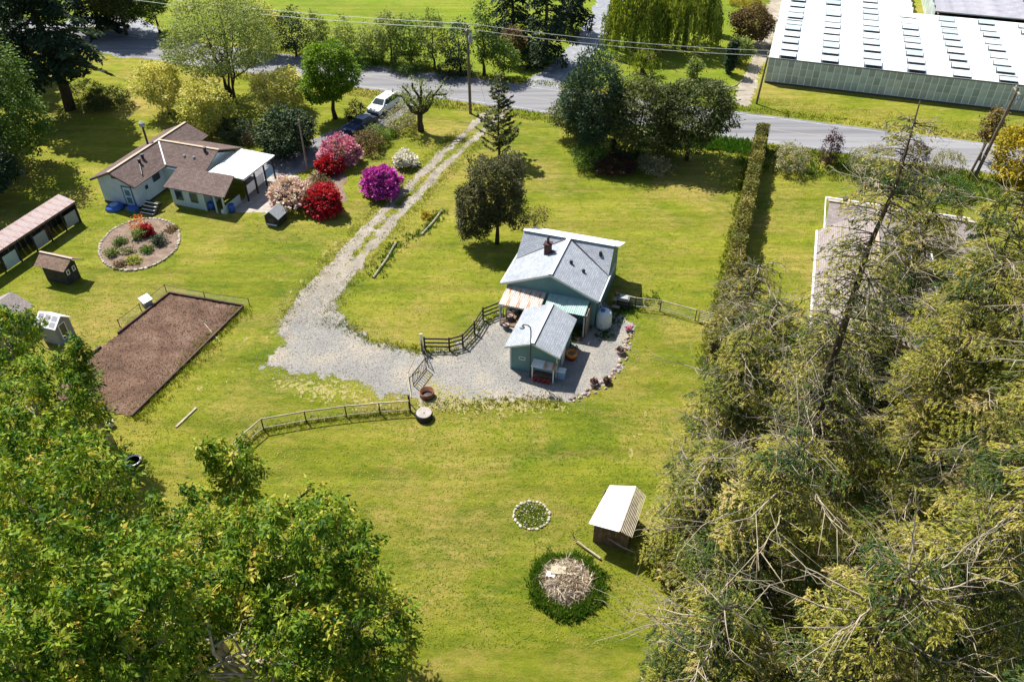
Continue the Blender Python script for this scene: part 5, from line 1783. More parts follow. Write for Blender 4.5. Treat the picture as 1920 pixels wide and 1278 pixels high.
def car(name, label, p, q, L, Wd, Hh, mat, van):
    p, q = Vector(p), Vector(q)
    d = q - p
    t = thing(name, label, 'van' if van else 'car', (p + q) / 2, math.atan2(d.y, d.x))
    h = Hh
    if van:
        prof = [(-.5, .22), (-.5, .62), (-.47, .95), (-.42, 1.0), (.10, 1.0), (.29, .66), (.47, .56), (.5, .45), (.5, .22)]
        gl = [(-.46, .66), (-.43, .93), (.08, .94), (.23, .66)]
    else:
        prof = [(-.5, .25), (-.5, .62), (-.46, .70), (-.33, .73), (-.21, 1.0), (.06, 1.0), (.22, .70), (.46, .62), (.5, .5), (.5, .25)]
        gl = [(-.30, .73), (-.20, .95), (.05, .95), (.17, .72)]
    mb = MB()
    n = len(prof)
    ring = []
    for k, (yy, sc) in enumerate(((-1, 0), (-.86, 1), (.86, 1), (1, 0))):
        for x, z in prof:
            top = max(0, (z - .62) / .38)
            wy = Wd / 2 * yy * (1 - .22 * top) if abs(yy) < 1 else Wd / 2 * (1 if yy > 0 else -1) * (1 - .24 * top)
            zz = z * h - (0.05 if sc == 0 else 0) * (z > .9)
            ring.append((x * L * (1 if sc else .985), wy if sc == 0 else Wd / 2 * yy * (1 - .22 * top) * 1.08, zz))
    mb.v = ring
    for k in range(3):
        for i in range(n):
            j = (i + 1) % n
            mb.f.append((k * n + i, k * n + j, (k + 1) * n + j, (k + 1) * n + i))
    mb.f.append(tuple(range(n)))
    mb.f.append(tuple(range(4 * n - 1, 3 * n - 1, -1)))
    body = mb.build('body', MT[mat], t)
    for s in (-1, 1):
        m = MB()
        pl = []
        for x, z in gl:
            top = max(0, (z - .62) / .38)
            pl.append((x * L, s * (Wd / 2 * (1 - .235 * top) + .012), z * h))
        m.add(pl + [(x, y - s * .03, z) for x, y, z in pl], [(0, 1, 2, 3), (7, 6, 5, 4), (0, 4, 5, 1), (1, 5, 6, 2), (2, 6, 7, 3), (3, 7, 4, 0)])
        m.build('side_window', MT['glass_dark'], t)
    fx = ((.10, 1.0), (.29, .66)) if van else ((.06, 1.0), (.22, .70))
    (xa, za), (xb, zb) = fx
    MB().slab([(L * (xa + .02), -Wd * .33, h * (za - .025) + .02), (L * (xb - .02), -Wd * .42, h * (zb + .03) + .02), (L * (xb - .02), Wd * .42, h * (zb + .03) + .02), (L * (xa + .02), Wd * .33, h * (za - .025) + .02)], .03).build('windscreen', MT['glass_dark'], t)
    if not van:
        MB().slab([(-L * .32, -Wd * .4, h * .76), (-L * .22, -Wd * .34, h * .97), (-L * .22, Wd * .34, h * .97), (-L * .32, Wd * .4, h * .76)], .03).build('rear_window', MT['glass_dark'], t)
    for x in (-.31, .31):
        for s in (-1, 1):
            m = MB().lathe([(.17, -.1), (.33, -.1), (.34, 0), (.33, .1), (.17, .1)], n=16)
            wh = m.build('wheel', MT['tyre'], t, True)
            wh.location = (x * L, s * (Wd / 2 - .06), .33)
            wh.rotation_euler = (math.pi / 2, 0, 0)
            rm = MB().lathe([(.19, -.09), (.19, .11), (.03, .12)], n=12).build('rim', MT['metal_grey'], wh)
    for s in (-1, 1):
        MB().box(L * .475, L * .503, s * Wd * .36 - .18, s * Wd * .36 + .18, h * .43, h * .52).build('headlight', MT['insulator'], t)
        MB().box(-L * .505, -L * .485, s * Wd * .4 - .1, s * Wd * .4 + .1, h * .48, h * .62).build('tail_light', MT['red'], t)
        MB().box(L * .17, L * .20, s * Wd * .54 - .07, s * Wd * .54 + .07, h * .62, h * .70).build('mirror', MT[mat], t)
    MB().box(L * .49, L * .512, -Wd * .4, Wd * .4, h * .22, h * .32).build('bumper', MT['trim_dark'], t)
    return t


car('parked_van', 'white minivan parked nose down on the paved drive behind the shrubs', G(738, 194), G(701, 219), 4.9, 1.95, 1.75, 'car_white', True)
car('parked_car', 'dark blue car parked in shade on the paved drive', G(702, 228), G(653, 256), 4.6, 1.8, 1.45, 'car_blue', False)

# ================================================================== VEGETATION


def mpp(px, py, z=0.0):
    g = G(px, py)
    return (g.y * cp + (CAMH - z) * sp) / F


def tpx(name, label, base, top, wpx, kind, lo=.3, lobes=4, seed=0, sq=1.0, **kw):
    """tree from its foot, the row of its top and the width of its crown in the photograph"""
    rng = np.random.default_rng(seed + int(base[0]) * 7 + int(base[1]))
    h = HG(base[0], base[1], top)
    r = wpx / 2 * mpp(base[0], base[1], h / 2)
    zc = h * (lo + 1) / 2
    rz = h * (1 - lo) / 2
    ells = [(0, 0, zc, r * .72, r * .72, rz)]
    for i in range(lobes):
        a = 6.28 * i / lobes + rng.uniform(-.5, .5)
        rr = r * rng.uniform(.42, .6)
        ells.append((math.cos(a) * (r - rr), math.sin(a) * (r - rr), zc + rng.uniform(-.45, .35) * rz, rr, rr, rz * rng.uniform(.45, .65) * sq))
    area = 4 * 3.14 * r * max(r, rz)
    d = dict(n=int(area * 6.5) + 80, per=12, cr=.30, L=.30, Wd=.18, trunk_r=.035 * h / 2 + .04, limbs=12)
    dens = kw.pop('dens', 1.0)
    d.update(kw)
    d['n'] = int(d['n'] * dens)
    return make_tree(name, label, G(*base), h, ells, kind, rng, **d)


CEDARS = 'pale-limbed conifers crowding the lower right'
MAPLES = 'maples crowding the lower left'
# ---- right foreground conifers -------------------------------------------------------------------
right = [  # x, y, h, rad, label, seed, sparse
    (17.4, 31.9, 28.8, 3.3, 'tallest olive conifer, its thin leaning-looking top standing before the road', 1, .2),
    (27.0, 36.0, 19.0, 4.2, 'olive conifer between the tallest one and the right edge, in front of the lilac roof', 2, 1),
    (28.5, 32.5, 25.5, 4.5, 'tall conifer at the right edge with pale bare boughs below the golden conifer', 3, 1),
    (13.2, 25.0, 16.5, 4.2, 'olive conifer level with the burn pile, behind the lawn-edge conifers', 4, 1),
    (9.6, 19.6, 11.5, 3.9, 'low conifer at the lawn edge below the burn pile near the bottom edge', 5, 1),
    (15.0, 17.6, 17.5, 4.3, 'conifer at the bottom edge left of the lower right corner', 6, 1),
    (20.5, 20.5, 20.0, 4.4, 'conifer with long bare curved branches in the lower right', 7, 1),
    (14.2, 37.5, 12.0, 3.6, 'conifer bulging over the lawn below the slatted gate', 8, 1),
    (18.4, 44.0, 10.0, 3.8, 'short conifer at the near end of the clipped hedge', 9, 1),
    (25.5, 43.0, 9.5, 4.0, 'conifer in front of the lilac-roofed house wing', 10, 1),
    (30.5, 41.5, 20.0, 4.4, 'conifer over the right end of the lilac roof', 11, 1),
    (11.2, 30.2, 10.0, 3.4, 'conifer just right of the white-roofed shed', 12, 1),
    (25.0, 25.0, 22.5, 4.5, 'conifer with dead grey boughs at the right edge half way down', 13, 1),
    (18.6, 12.5, 19.0, 4.0, 'conifer cut by the bottom edge near the right corner', 15, 1),
    (20.3, 39.0, 11.5, 3.8, 'conifer right behind the dark lower trunk of the tallest one', 16, 1),
    (18.0, 48.5, 10.5, 2.9, 'slim conifer between the hedge and the left gutter of the lilac roof', 17, .7),
    (21.5, 43.0, 8.5, 3.0, 'thin low conifer at the near end of the lilac roof', 18, .35),
    (31.5, 52.0, 15.0, 4.2, 'conifer hiding the far right of the lilac-roofed house', 19, .9),
    (20.5, 26.5, 12.0, 3.8, 'low conifer in the gap among the taller boughs at right centre', 21, 1),
    (12.0, 33.5, 7.5, 2.8, 'low conifer at the lawn edge above the white-roofed shed', 20, 1),
]
same = {2: 7, 6: 4, 9: 5, 10: 8, 11: 7, 12: 8, 13: 3, 15: 7, 16: 8, 17: 18, 19: 4, 20: 5, 21: 8}       # trees grown from the same form
made = {}
for x, y, h, rad, lab, sd_, spr in right:
    if sd_ in same:
        continue
    rng = np.random.default_rng(100 + sd_)
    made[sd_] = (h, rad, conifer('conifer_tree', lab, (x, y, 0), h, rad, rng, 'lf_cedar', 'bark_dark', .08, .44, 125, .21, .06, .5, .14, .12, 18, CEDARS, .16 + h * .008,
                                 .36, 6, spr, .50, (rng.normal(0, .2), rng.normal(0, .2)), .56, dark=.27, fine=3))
for x, y, h, rad, lab, sd_, spr in right:
    if sd_ in same:
        h0, r0, src = made[same[sd_]]
        c = copy_tree(src)
        c.location = (x, y, 0)
        c.rotation_euler = (0, 0, 2.1 * sd_)
        c.scale = (rad / r0, rad / r0, h / h0)
        c['label'] = lab

# ---- left foreground maples ----------------------------------------------------------------------
left = [  # px, py, zc, r, rz, label
    (75, 770, 6.5, 3.7, 3.6, 'maple above the left edge beside the vegetable plot'),
    (350, 1062, 8.0, 3.4, 3.8, 'maple in the middle of the lower left with yellow shoots'),
    (105, 985, 9.5, 4.2, 4.5, 'maple at the left edge two thirds of the way down'),
    (575, 1060, 8.5, 3.6, 4.0, 'maple whose crown reaches farthest onto the near lawn at its upper side'),
    (668, 1185, 7.5, 2.9, 3.6, 'maple at the lower right of the maples above the bottom edge'),
    (225, 1200, 11.5, 4.0, 4.5, 'maple above the bottom edge left of the forked pale trunk'),
    (436, 1215, 9.5, 3.3, 4.0, 'maple with the forked pale trunk at the bottom edge'),
    (45, 1230, 12.5, 4.0, 5.0, 'maple filling the lower left corner'),
    (20, 660, 5.0, 2.6, 3.0, 'small maple over the grey shed roof at the left edge'),
    (165, 735, 5.0, 1.2, 3.6, 'slender maple with upright shoots over the vegetable plot'),
    (440, 905, 5.5, 1.8, 2.6, 'young maple with upright shoots at the end of the pale pole fence'),
    (70, 890, 6.5, 2.7, 3.4, 'maple beside the dark half-barrel tub'),
]
for i, (px, py, zc, r, rz, lab) in enumerate(left):
    rng = np.random.default_rng(300 + i)
    g = G(px, py, zc)
    ells = [(0, 0, zc, r * .75, r * .75, rz)]
    for k in range(7):
        a = 6.28 * k / 7 + rng.uniform(-.4, .4)
        rr = r * rng.uniform(.34, .5)
        ells.append((math.cos(a) * (r - rr), math.sin(a) * (r - rr), zc + rng.uniform(-.4, .7) * rz, rr, rr, rr * rng.uniform(1.0, 1.7)))
    for k in range(9):
        a = rng.uniform(0, 6.28)
        q = rng.uniform(.2, .8) * r
        ells.append((math.cos(a) * q, math.sin(a) * q, zc + rz * rng.uniform(.75, 1.1), .30, .30, rng.uniform(.6, 1.1)))
    if i == 6:
        ells = [(-2.1, 1.6, 9.6, 1.6, 1.6, 2.2), (2.0, 1.2, 9.2, 1.8, 1.7, 2.4), (0, 3.1, 9.6, 2.0, 1.6, 2.5), (2.9, -.9, 8.2, 1.2, 1.2, 2.0), (-2.5, -.7, 8.4, 1.1, 1.1, 1.8)]
    make_tree('maple_tree', lab, (g.x, g.y, 0), zc + rz, ells, 'lf_maple', rng, group=MAPLES, trunk_r=.2 + .01 * zc, trunk_top=zc + rz * .5, bark='bark_pale', n=int(r * rz * 52),
              per=17, cr=.19, L=.29, Wd=.12, droop=.7, limbs=20, out=.45, amp=.34, shell=.30, tint=.52, flat=.7, lev=.8, stems=2 if i == 6 else 1, rotz=0, tsd=.22, dark=.22)

# ---- centre trees --------------------------------------------------------------------------------
rng = np.random.default_rng(41)
hh = HG(936, 292, 138)
conifer('monkey_puzzle', 'sparse dark conifer with upswept branches where the drive narrows', G(936, 292), hh, 2.9, rng, 'lf_olive', 'bark_dark', .08, .50, 75, .26, .10, -.50, .20, 0, 0,
        None, .15, .62, 6, 1.0, .20, (0, 0), .45, 'bark_dark')
g = G(932, 456)
mk = mpp(932, 456, 5)
make_tree('clipped_tree', 'dense olive tree clipped into two rounded blocks left of the teal house', g, 9.2,
          [(.15, 0, 5.7, 2.45, 2.3, 3.4), (-2.2, -.2, 3.75, 1.45, 1.5, 2.55)], 'lf_clip', np.random.default_rng(42),
          trunk_r=.2, trunk_top=6, bark='bark_dark', n=2900, per=13, cr=.17, L=.21, Wd=.10, droop=0, limbs=20, shell=.17, amp=.15, rotz=0, tint=.45, box=4)
tpx('bare_shrub', 'half bare brown shrub behind the left roof corner of the teal house', (1002, 436), 392, 58, 'lf_brown', .1, 4, dens=.35, cat='shrub', limbs=22, bark='bark_dark', L=.18, Wd=.1, trunk_r=.08)

# big clump right of the drive
tpx('pine_tree', 'bluish green pine at the left of the big clump before the road', (1110, 288), 92, 128, 'lf_blue', .14, 7, bark='bark_dark', L=.36, Wd=.13, droop=-.3, dens=1.3)
tpx('pine_tree', 'brownish spreading pine in the middle of the big clump', (1195, 296), 152, 150, 'lf_olive', .14, 8, bark='bark_dark', L=.34, Wd=.15, dens=1.45, tint=.6)
tpx('pine_tree', 'dark spreading pine with visible trunk at the right of the big clump', (1287, 300), 146, 155, 'lf_olive', .24, 8, bark='bark_dark', L=.34, Wd=.15, dens=1.45, tint=.45)
tpx('pine_tree', 'brownish low pine at the left foot of the big clump by the road', (1082, 262), 170, 105, 'lf_olive', .15, 5, bark='bark_dark', L=.30, Wd=.14, tint=.65)
shrub('shrub', 'glossy green shrub at the left front of the big clump', 1105, 312, 72, 2.6, 'lf_mid', np.random.default_rng(61))
shrub('shrub', 'dark brown shrub in the shade below the bluish pine', 1150, 322, 80, 1.6, 'lf_plum', np.random.default_rng(62))
shrub('shrub', 'dark green shrub under the middle pine', 1175, 296, 80, 3.4, 'lf_dark', np.random.default_rng(63))
shrub('shrub', 'pale cream flowering shrub at the front of the big clump', 1226, 322, 66, 1.7, 'lf_cream', np.random.default_rng(64))
shrub('shrub', 'olive shrub between the cream shrub and the dark pine trunk', 1245, 290, 60, 2.0, 'lf_airy', np.random.default_rng(65))

# ---- hedge ----------------------------------------------------------------------------------------
hx0 = thing('hedge', 'tall narrow clipped hedge dividing the lawns from the road to the conifers', 'hedge', W(.1, 72), ROT)
ln = 44.0
n = 30000
u = RNG.uniform(-ln / 2, ln / 2 - 1, n)
side = RNG.random(n)
wz = 3.0 + .25 * np.sin(u * 1.7) + RNG.normal(0, .06, n)
hw = .55 + .08 * np.sin(u * 2.3 + 1) + .06 * np.sin(u * 5.1)
xx = np.where(side < .36, -hw, np.where(side < .72, hw, RNG.uniform(-1, 1, n) * hw)) + RNG.normal(0, .07, n)
zz = np.where(side < .72, RNG.uniform(.05, 1, n) * wz, wz)
P = np.stack([xx, u, zz], 1)
nn = np.stack([np.where(side < .36, -1., np.where(side < .72, 1., 0)), np.zeros(n), np.where(side < .72, .2, 1.)], 1)
D = nn * .6 + RNG.normal(0, .6, (n, 3))
tt = .42 + .25 * np.sin(u * .9) * np.sin(u * .37 + 1) + RNG.normal(0, .2, n)
leaf_obj('leaves', P, D, np.cross(D, nn + RNG.normal(0, .6, (n, 3)) + np.array([0, 0, .4])), RNG.uniform(.14, .34, n), RNG.uniform(.08, .18, n), tt, MT['lf_hedge'], hx0)
MB().box(-.40, .40, -ln / 2, ln / 2 - 1, .1, 2.75).build('inner_twigs', MT['bark_dark'], hx0)

# ---- left garden trees and shrubs --------------------------------------------------------------------
tpx('multistem_tree', 'big airy many-stemmed tree beyond the blue house, cut by the top edge', (437, 190), -25, 235, 'lf_airy', .30, 8, seed=4, stems=5, bark='bark_dark', dens=.52, tint=.6, cr=.38, L=.28, Wd=.16, limbs=40, trunk_r=.26, shell=.3)
tpx('round_tree', 'bright green round-headed tree on a dark trunk beside the parked cars', (629, 222), 78, 112, 'lf_bright', .26, 6, bark='bark_dark', dens=1.9, cr=.24, L=.28, Wd=.17, amp=.12, shell=.10, trunk_r=.28)
tpx('yellow_shrub', 'yellow-leaved tree leftmost behind the blue house', (318, 214), 118, 92, 'lf_yellow', .12, 5, dens=.8, tint=.75, cat='tree')
tpx('yellow_shrub', 'yellow-green shrub directly behind the roof of the blue house', (398, 248), 152, 105, 'lf_yellow', .05, 5, tint=.65, cat='shrub')
tpx('yellow_shrub', 'golden blossoming shrub left of the round-headed tree', (530, 212), 130, 100, 'lf_yellow', .1, 5, tint=.8, cat='shrub')
shrub('shrub', 'dark green shrub in the shade right behind the brown roof', 452, 262, 80, 2.6, 'lf_dark', np.random.default_rng(71))
shrub('shrub', 'low red-brown shrub between roof and dark rhododendron', 470, 268, 34, 1.2, 'lf_brown', np.random.default_rng(79))
tpx('rhododendron', 'big dark green rhododendron without flowers beside the drive', (540, 287), 200, 112, 'lf_dark', .02, 5, seed=2, dens=1.2, tint=.6, cat='shrub', flowers=('lf_airy', 140, 8, .22, 1.2))
shrub('shrub', 'small dark clipped shrub left of the white minivan', 669, 224, 40, 2.1, 'lf_dark', np.random.default_rng(72), lob=2)
shrub('azalea', 'beige flowering azalea right of the white minivan', 752, 240, 66, 2.7, 'lf_cream', np.random.default_rng(73))
shrub('shrub', 'olive brown shrub in front of the dark blue car', 690, 284, 58, 2.4, 'lf_brown', np.random.default_rng(74))
shrub('shrub', 'grey green shrub right of the dark blue car', 708, 268, 48, 2.2, 'lf_airy', np.random.default_rng(75))
shrub('shrub', 'small bright green mound below the beige azalea', 730, 256, 30, .8, 'lf_bright', np.random.default_rng(76))
RH = 'rhododendrons in flower beside the drive'
shrub('rhododendron', 'pink flowering rhododendron behind the red one', 640, 306, 68, 2.7, 'lf_dark', np.random.default_rng(81), ('fl_pink', 40, .26, .25), RH)
shrub('rhododendron', 'small red rhododendron in front of the pink one', 622, 322, 46, 1.8, 'lf_dark', np.random.default_rng(82), ('fl_red', 42, .24, .15), RH)
shrub('rhododendron', 'wide blush white rhododendron nearest the carport', 552, 382, 86, 2.5, 'lf_dark', np.random.default_rng(83), ('fl_blush', 36, .26, .4), RH)
shrub('rhododendron', 'round scarlet rhododendron right of the blush white one', 609, 396, 68, 2.5, 'lf_dark', np.random.default_rng(84), ('fl_red', 44, .26, .1), RH)
shrub('rhododendron', 'round magenta rhododendron standing alone on the lawn by the drive', 716, 364, 68, 2.6, 'lf_dark', np.random.default_rng(85), ('fl_magenta', 44, .26, .15), RH)
shrub('rhododendron', 'small white rhododendron above the magenta one', 759, 312, 40, 1.5, 'lf_dark', np.random.default_rng(86), ('fl_white', 52, .22, .3), RH)
shrub('shrub', 'low brown and red bedding shrub between the blush and red rhododendrons', 600, 345, 44, .8, 'lf_brown', np.random.default_rng(87))
# pollarded cherry
g = G(790, 246)
hh = HG(790, 246, 148)
rng = np.random.default_rng(88)
t = thing('pruned_cherry', 'hard-pruned cherry tree with knobbly dark limbs by the drive entrance', 'tree', g, 0)
MB().path([(0, 0, -.1), (-.1, 0, 1.2), (0, 0, 2.4)], [.42, .34, .34], 9).build('trunk', MT['bark_dark'], t, True)
mb = MB()
C, O = [], []
for ax, ay, az in ((-3.1, 0, 4.6), (-2.0, .8, 5.4), (-.6, -.4, 6.2), (.5, .6, 6.0), (1.6, -.3, 5.2), (2.8, .4, 5.6), (3.4, -.3, 4.8), (1.2, -1.4, 4.6), (-1.4, -1.2, 4.3)):
    pts = bend((0, 0, 2.2), (ax, ay, az), rng, 4, .07, .04)
    mb.path(pts, [.26, .2, .17, .13, .10], 6)
    for k in range(9):
        f = rng.uniform(.45, 1.05)
        p = np.array(pts[0]) * (1 - f) + np.array(pts[-1]) * f
        C.append(p + rng.normal(0, .35, 3))
        O.append((0, 0, 1))
mb.build('limbs', MT['bark_dark'], t, True)
clump_leaves('crown', rng, np.array(C), np.array(O, float), 22, .30, .24, .14, MT['lf_airy'], t, .1, .6, .6, .2)

# flower bed plants
for px, py, wp, h, kind, fl, lab in (
        (276, 440, 26, 1.1, 'lf_dark', ('fl_red', 90, .2, .1), 'small crimson azalea at the back of the oval bed'),
        (300, 456, 32, 1.1, 'lf_dark', None, 'dark green mound right of the crimson azalea'),
        (262, 446, 30, 1.3, 'lf_airy', None, 'pale leggy plant left of the crimson azalea'),
        (252, 492, 28, .7, 'lf_yellow', None, 'yellow green cushion at the near edge of the oval bed'),
        (276, 472, 26, .6, 'lf_mid', None, 'low green cushion in the middle of the oval bed'),
        (212, 478, 26, .9, 'lf_airy', None, 'grey green plant at the left end of the oval bed'),
        (226, 456, 26, .8, 'lf_mid', None, 'small leafy plant on the upper left of the oval bed'),
        (240, 472, 28, .5, 'lf_cream', None, 'cream flowering carpet in the left half of the oval bed'),
        (322, 432, 26, .4, 'lf_brown', None, 'brown low plant at the right end of the oval bed'),
        (226, 498, 26, .4, 'lf_brown', None, 'brown low plant at the lower left of the oval bed')):
    shrub('bedding_plant', lab, px, py, wp * .85, h * .75, kind, np.random.default_rng(px), fl, None, 'plant', limbs=4, trunk_r=.03)
shrub('azalea', 'thin orange-leaved azalea behind the crimson one', 262, 430, 30, 1.6, 'fl_orange', np.random.default_rng(5), None, None, 'plant', n=40, limbs=8, trunk_r=.03)
shrub('bedding_plant', 'yellow flowering clump beside the drive log', 800, 408, 18, .6, 'lf_gold', np.random.default_rng(6), None, None, 'plant', limbs=3, trunk_r=.03)

# left edge
rng = np.random.default_rng(91)
conifer('fir_tree', 'huge dark fir with thick trunk at the upper left, cut by the top edge', G(132, 205), 26, 7.0, rng, 'lf_dark', 'bark_dark', .22, .55, 40, .60, .24, .45, .1, 0, 0, None, .75, .45, 5, 1, .45, (-.5, 0), .5, 'bark_dark')
conifer('fir_tree', 'dark fir behind the huge one at the top left corner', G(28, 150), 21, 5.5, rng, 'lf_blue', 'bark_dark', .1, .6, 34, .62, .24, .45, .1, 0, 0, None, .45, .6, 5, 1, .45, (0, 0), .35, 'bark_dark')
conifer('fir_tree', 'dark fir beyond the road at the top left', G(190, 62), 18, 5.5, rng, 'lf_dark', 'bark_dark', .1, .6, 34, .62, .26, .45, .1, 0, 0, None, .45, .6, 5, 1, .45, (0, 0), .35, 'bark_dark')
tpx('broadleaf_tree', 'sunlit green tree at the left edge below the firs', (30, 318), 55, 185, 'lf_mid', .10, 8, seed=5, dens=.75, L=.34, Wd=.2, cr=.36, bark='bark_dark', tint=.52)
tpx('broadleaf_tree', 'dark green tree at the left edge in shade above the rusty shed', (-20, 385), 215, 150, 'lf_dark', .05, 6, seed=6, dens=.7, L=.34, Wd=.2, cr=.36, bark='bark_dark')
conifer('fir_tree', 'dark fir at the left edge beside the huge one', G(-45, 235), 22, 5.5, rng, 'lf_dark', 'bark_dark', .1, .6, 34, .6, .24, .45, .1, 0, 0, None, .5, .5, 5, 1, .45, (0, 0), .4, 'bark_dark')
conifer('fir_tree', 'fir outside the left edge shading the lawn above the rusty shed', G(-120, 330), 17, 5.0, rng, 'lf_dark', 'bark_dark', .1, .6, 34, .6, .24, .45, .1, 0, 0, None, .5, .5, 5, 1, .45, (0, 0), .4, 'bark_dark')
shrub('shrub', 'olive shrub in the dark shade at the left edge', 15, 330, 70, 3.0, 'lf_airy', np.random.default_rng(93))
tpx('broadleaf_tree', 'brown-trunked dark tree where the side lane meets the top edge', (238, 66), -70, 120, 'lf_olive', .3, 5, bark='bark_dark', dens=.8)
tpx('broadleaf_tree', 'leafy tree left of the many-stemmed tree beyond the road', (300, 62), -60, 100, 'lf_mid', .2, 5, bark='bark_dark', dens=.8)
shrub('shrub', 'low sunlit shrub at the foot of the huge fir', 165, 190, 70, 2.6, 'lf_airy', np.random.default_rng(94))
shrub('shrub', 'shaded shrub right of the huge fir trunk', 205, 196, 80, 1.8, 'lf_olive', np.random.default_rng(95))

# ---- beyond the road --------------------------------------------------------------------------------
LINE = 'small trees lining the far side of the road'
row = [(470, 100, -12, 80, 'lf_airy', 'far roadside tree right of the many-stemmed tree'), (512, 104, 0, 60, 'lf_yellow', 'pale yellow far roadside tree'),
       (556, 106, 12, 62, 'lf_dark', 'dark rounded far roadside tree above the round-headed tree'), (600, 104, 18, 50, 'lf_airy', 'thin far roadside tree directly above the round-headed tree'),
       (652, 112, 28, 46, 'lf_airy', 'thin far roadside tree right of the round-headed tree'), (700, 118, 44, 58, 'lf_airy', 'leafy far roadside tree above the minivan'),
       (735, 122, 18, 56, 'lf_airy', 'tall pale far roadside tree above the pruned cherry'), (772, 126, 22, 62, 'lf_mid', 'wide far roadside tree just left of the utility pole'),
       (815, 132, 20, 60, 'lf_airy', 'pale far roadside tree touching the utility pole'), (862, 136, 32, 52, 'lf_blue', 'bluish far roadside tree behind the utility pole'),
       (908, 142, -10, 40, 'lf_mid', 'slender tall far roadside tree right of the utility pole'), (945, 146, 70, 62, 'lf_mid', 'low dark green bush tree left of the side road')]
for i, (x, y, tp, wp, kd, lab) in enumerate(row):
    tpx('roadside_tree', lab, (x, y), tp, wp, kd, .12, 4, seed=i, group=LINE, bark='bark_dark', dens=.42, tint=.62, cr=.34, limbs=8)
for i, (x, y, wp, h, kd, lab) in enumerate(((690, 120, 70, 1.9, 'lf_weed', 'bright green undergrowth below the far roadside trees at left'), (770, 130, 80, 2.1, 'lf_mid', 'green undergrowth below the far roadside trees at the middle'),
                                            (850, 141, 70, 2.0, 'lf_dark', 'dark undergrowth below the bluish roadside tree'), (625, 108, 60, 1.5, 'lf_dark', 'dark undergrowth right above the round-headed tree'))):
    shrub('undergrowth', lab, x, y, wp, h, kd, np.random.default_rng(120 + i))
rng = np.random.default_rng(96)
conifer('cedar_tree', 'tall dark cedar with bare trunk foot left of the side road', G(1022, 120), 14.5, 4.6, rng, 'lf_dark', 'bark_dark', .14, .6, 34, .5, .22, .6, .05, 0, 0, None, .4, .45, 5, 1, .5, (0, 0), .45, 'bark_dark')
conifer('cedar_tree', 'dark cedar at the top edge left of the tall cedar', G(962, 92), 12.5, 4.2, rng, 'lf_dark', 'bark_dark', .1, .6, 34, .5, .22, .6, .05, 0, 0, None, .35, .5, 5, 1, .5, (0, 0), .5, 'bark_dark')
conifer('cedar_tree', 'dark cedar at the top edge against the side road', G(1072, 62), 13, 4.0, rng, 'lf_dark', 'bark_dark', .15, .6, 32, .5, .22, .6, .05, 0, 0, None, .35, .5, 5, 1, .5, (0, 0), .4, 'bark_dark')
tpx('broadleaf_tree', 'brown-leaved small tree in front of the tall cedar', (962, 122), 48, 44, 'lf_brown', .25, 4, bark='bark_dark', dens=.7)


def willow(label, base, top, wpx, seed, nst=420):
    rng = np.random.default_rng(seed)
    h = HG(base[0], base[1], top)
    r = wpx / 2 * mpp(*base, h / 2)
    t = thing('willow_tree', label, 'tree', G(*base), 0)
    MB().path(bend((0, 0, -.1), (0, 0, h * .7), rng, 4, .03), [.45, .4, .34, .3, .2], 8).build('trunk', MT['bark_dark'], t, True)
    lb = MB()
    Ps, Ds, Ts = [], [], []
    for i in range(16):
        a = rng.uniform(0, 6.28)
        lb.path(bend((0, 0, h * rng.uniform(.4, .7)), (math.cos(a) * r * .7, math.sin(a) * r * .7, h * rng.uniform(.75, .97)), rng, 4, .05), [.18, .13, .09, .06, .03], 5)
    for i in range(nst):
        a = rng.uniform(0, 6.28)
        q = math.sqrt(rng.uniform(.05, 1))
        top_z = h * (1 - .55 * q ** 2.5) * rng.uniform(.9, 1.02)
        lnn = max(.6, min(top_z - rng.uniform(.3, 2.5), h * rng.uniform(.25, .8)))
        m = int(lnn * 7)
        s = rng.uniform(0, 1, m)
        x = math.cos(a) * r * q * (1 + .08 * s) + rng.normal(0, .10, m)
        y = math.sin(a) * r * q * (1 + .08 * s) + rng.normal(0, .10, m)
        Ps.append(np.stack([x, y, top_z - s * lnn], 1))
        d = rng.normal(0, .22, (m, 3))
        d[:, 2] = -1
        Ds.append(d)
        Ts.append(rng.normal(.55, .3) + rng.normal(0, .12, m))
    lb.build('limbs', MT['bark_dark'], t, True)
    P = np.concatenate(Ps)
    leaf_obj('crown', P, np.concatenate(Ds), rng.normal(size=P.shape), rng.uniform(.3, .6, len(P)), rng.uniform(.10, .2, len(P)), np.concatenate(Ts), MT['lf_willow'], t)
    return t


willow('big weeping willow right of the side road, cut by the top edge', (1188, 96), -50, 125, 131, 520)
willow('second weeping willow beside the first one at the top edge', (1282, 92), -60, 130, 132, 520)
willow('small golden weeping tree on the lawn below the willows', (1206, 140), 94, 62, 133, 110)
tpx('cypress', 'slim dark cypress on the bright lawn left of the brown shrub', (1367, 140), 72, 26, 'lf_dark', .02, 2, bark='bark_dark', dens=1.3, cr=.2)
tpx('cypress', 'slim dark cypress at the top edge right of the willows', (1330, 62), -14, 30, 'lf_dark', .02, 2, bark='bark_dark', dens=1.3, cr=.2)
tpx('red_maple', 'round bronze and dark green shrub tree left of the white glasshouse', (1402, 86), 14, 82, 'lf_brown', .05, 5, bark='bark_dark', dens=1.2, tint=.3)
tpx('broadleaf_tree', 'light green young tree in front of the bronze shrub tree', (1388, 122), 72, 42, 'lf_airy', .15, 4, dens=.8)
tpx('broadleaf_tree', 'small thin young tree on the lawn above the big clump', (1300, 148), 112, 28, 'lf_airy', .2, 3, dens=.7)
shrub('shrub', 'golden shrub at the top edge above the bronze shrub tree', 1395, 10, 60, 2.5, 'lf_gold', np.random.default_rng(141))
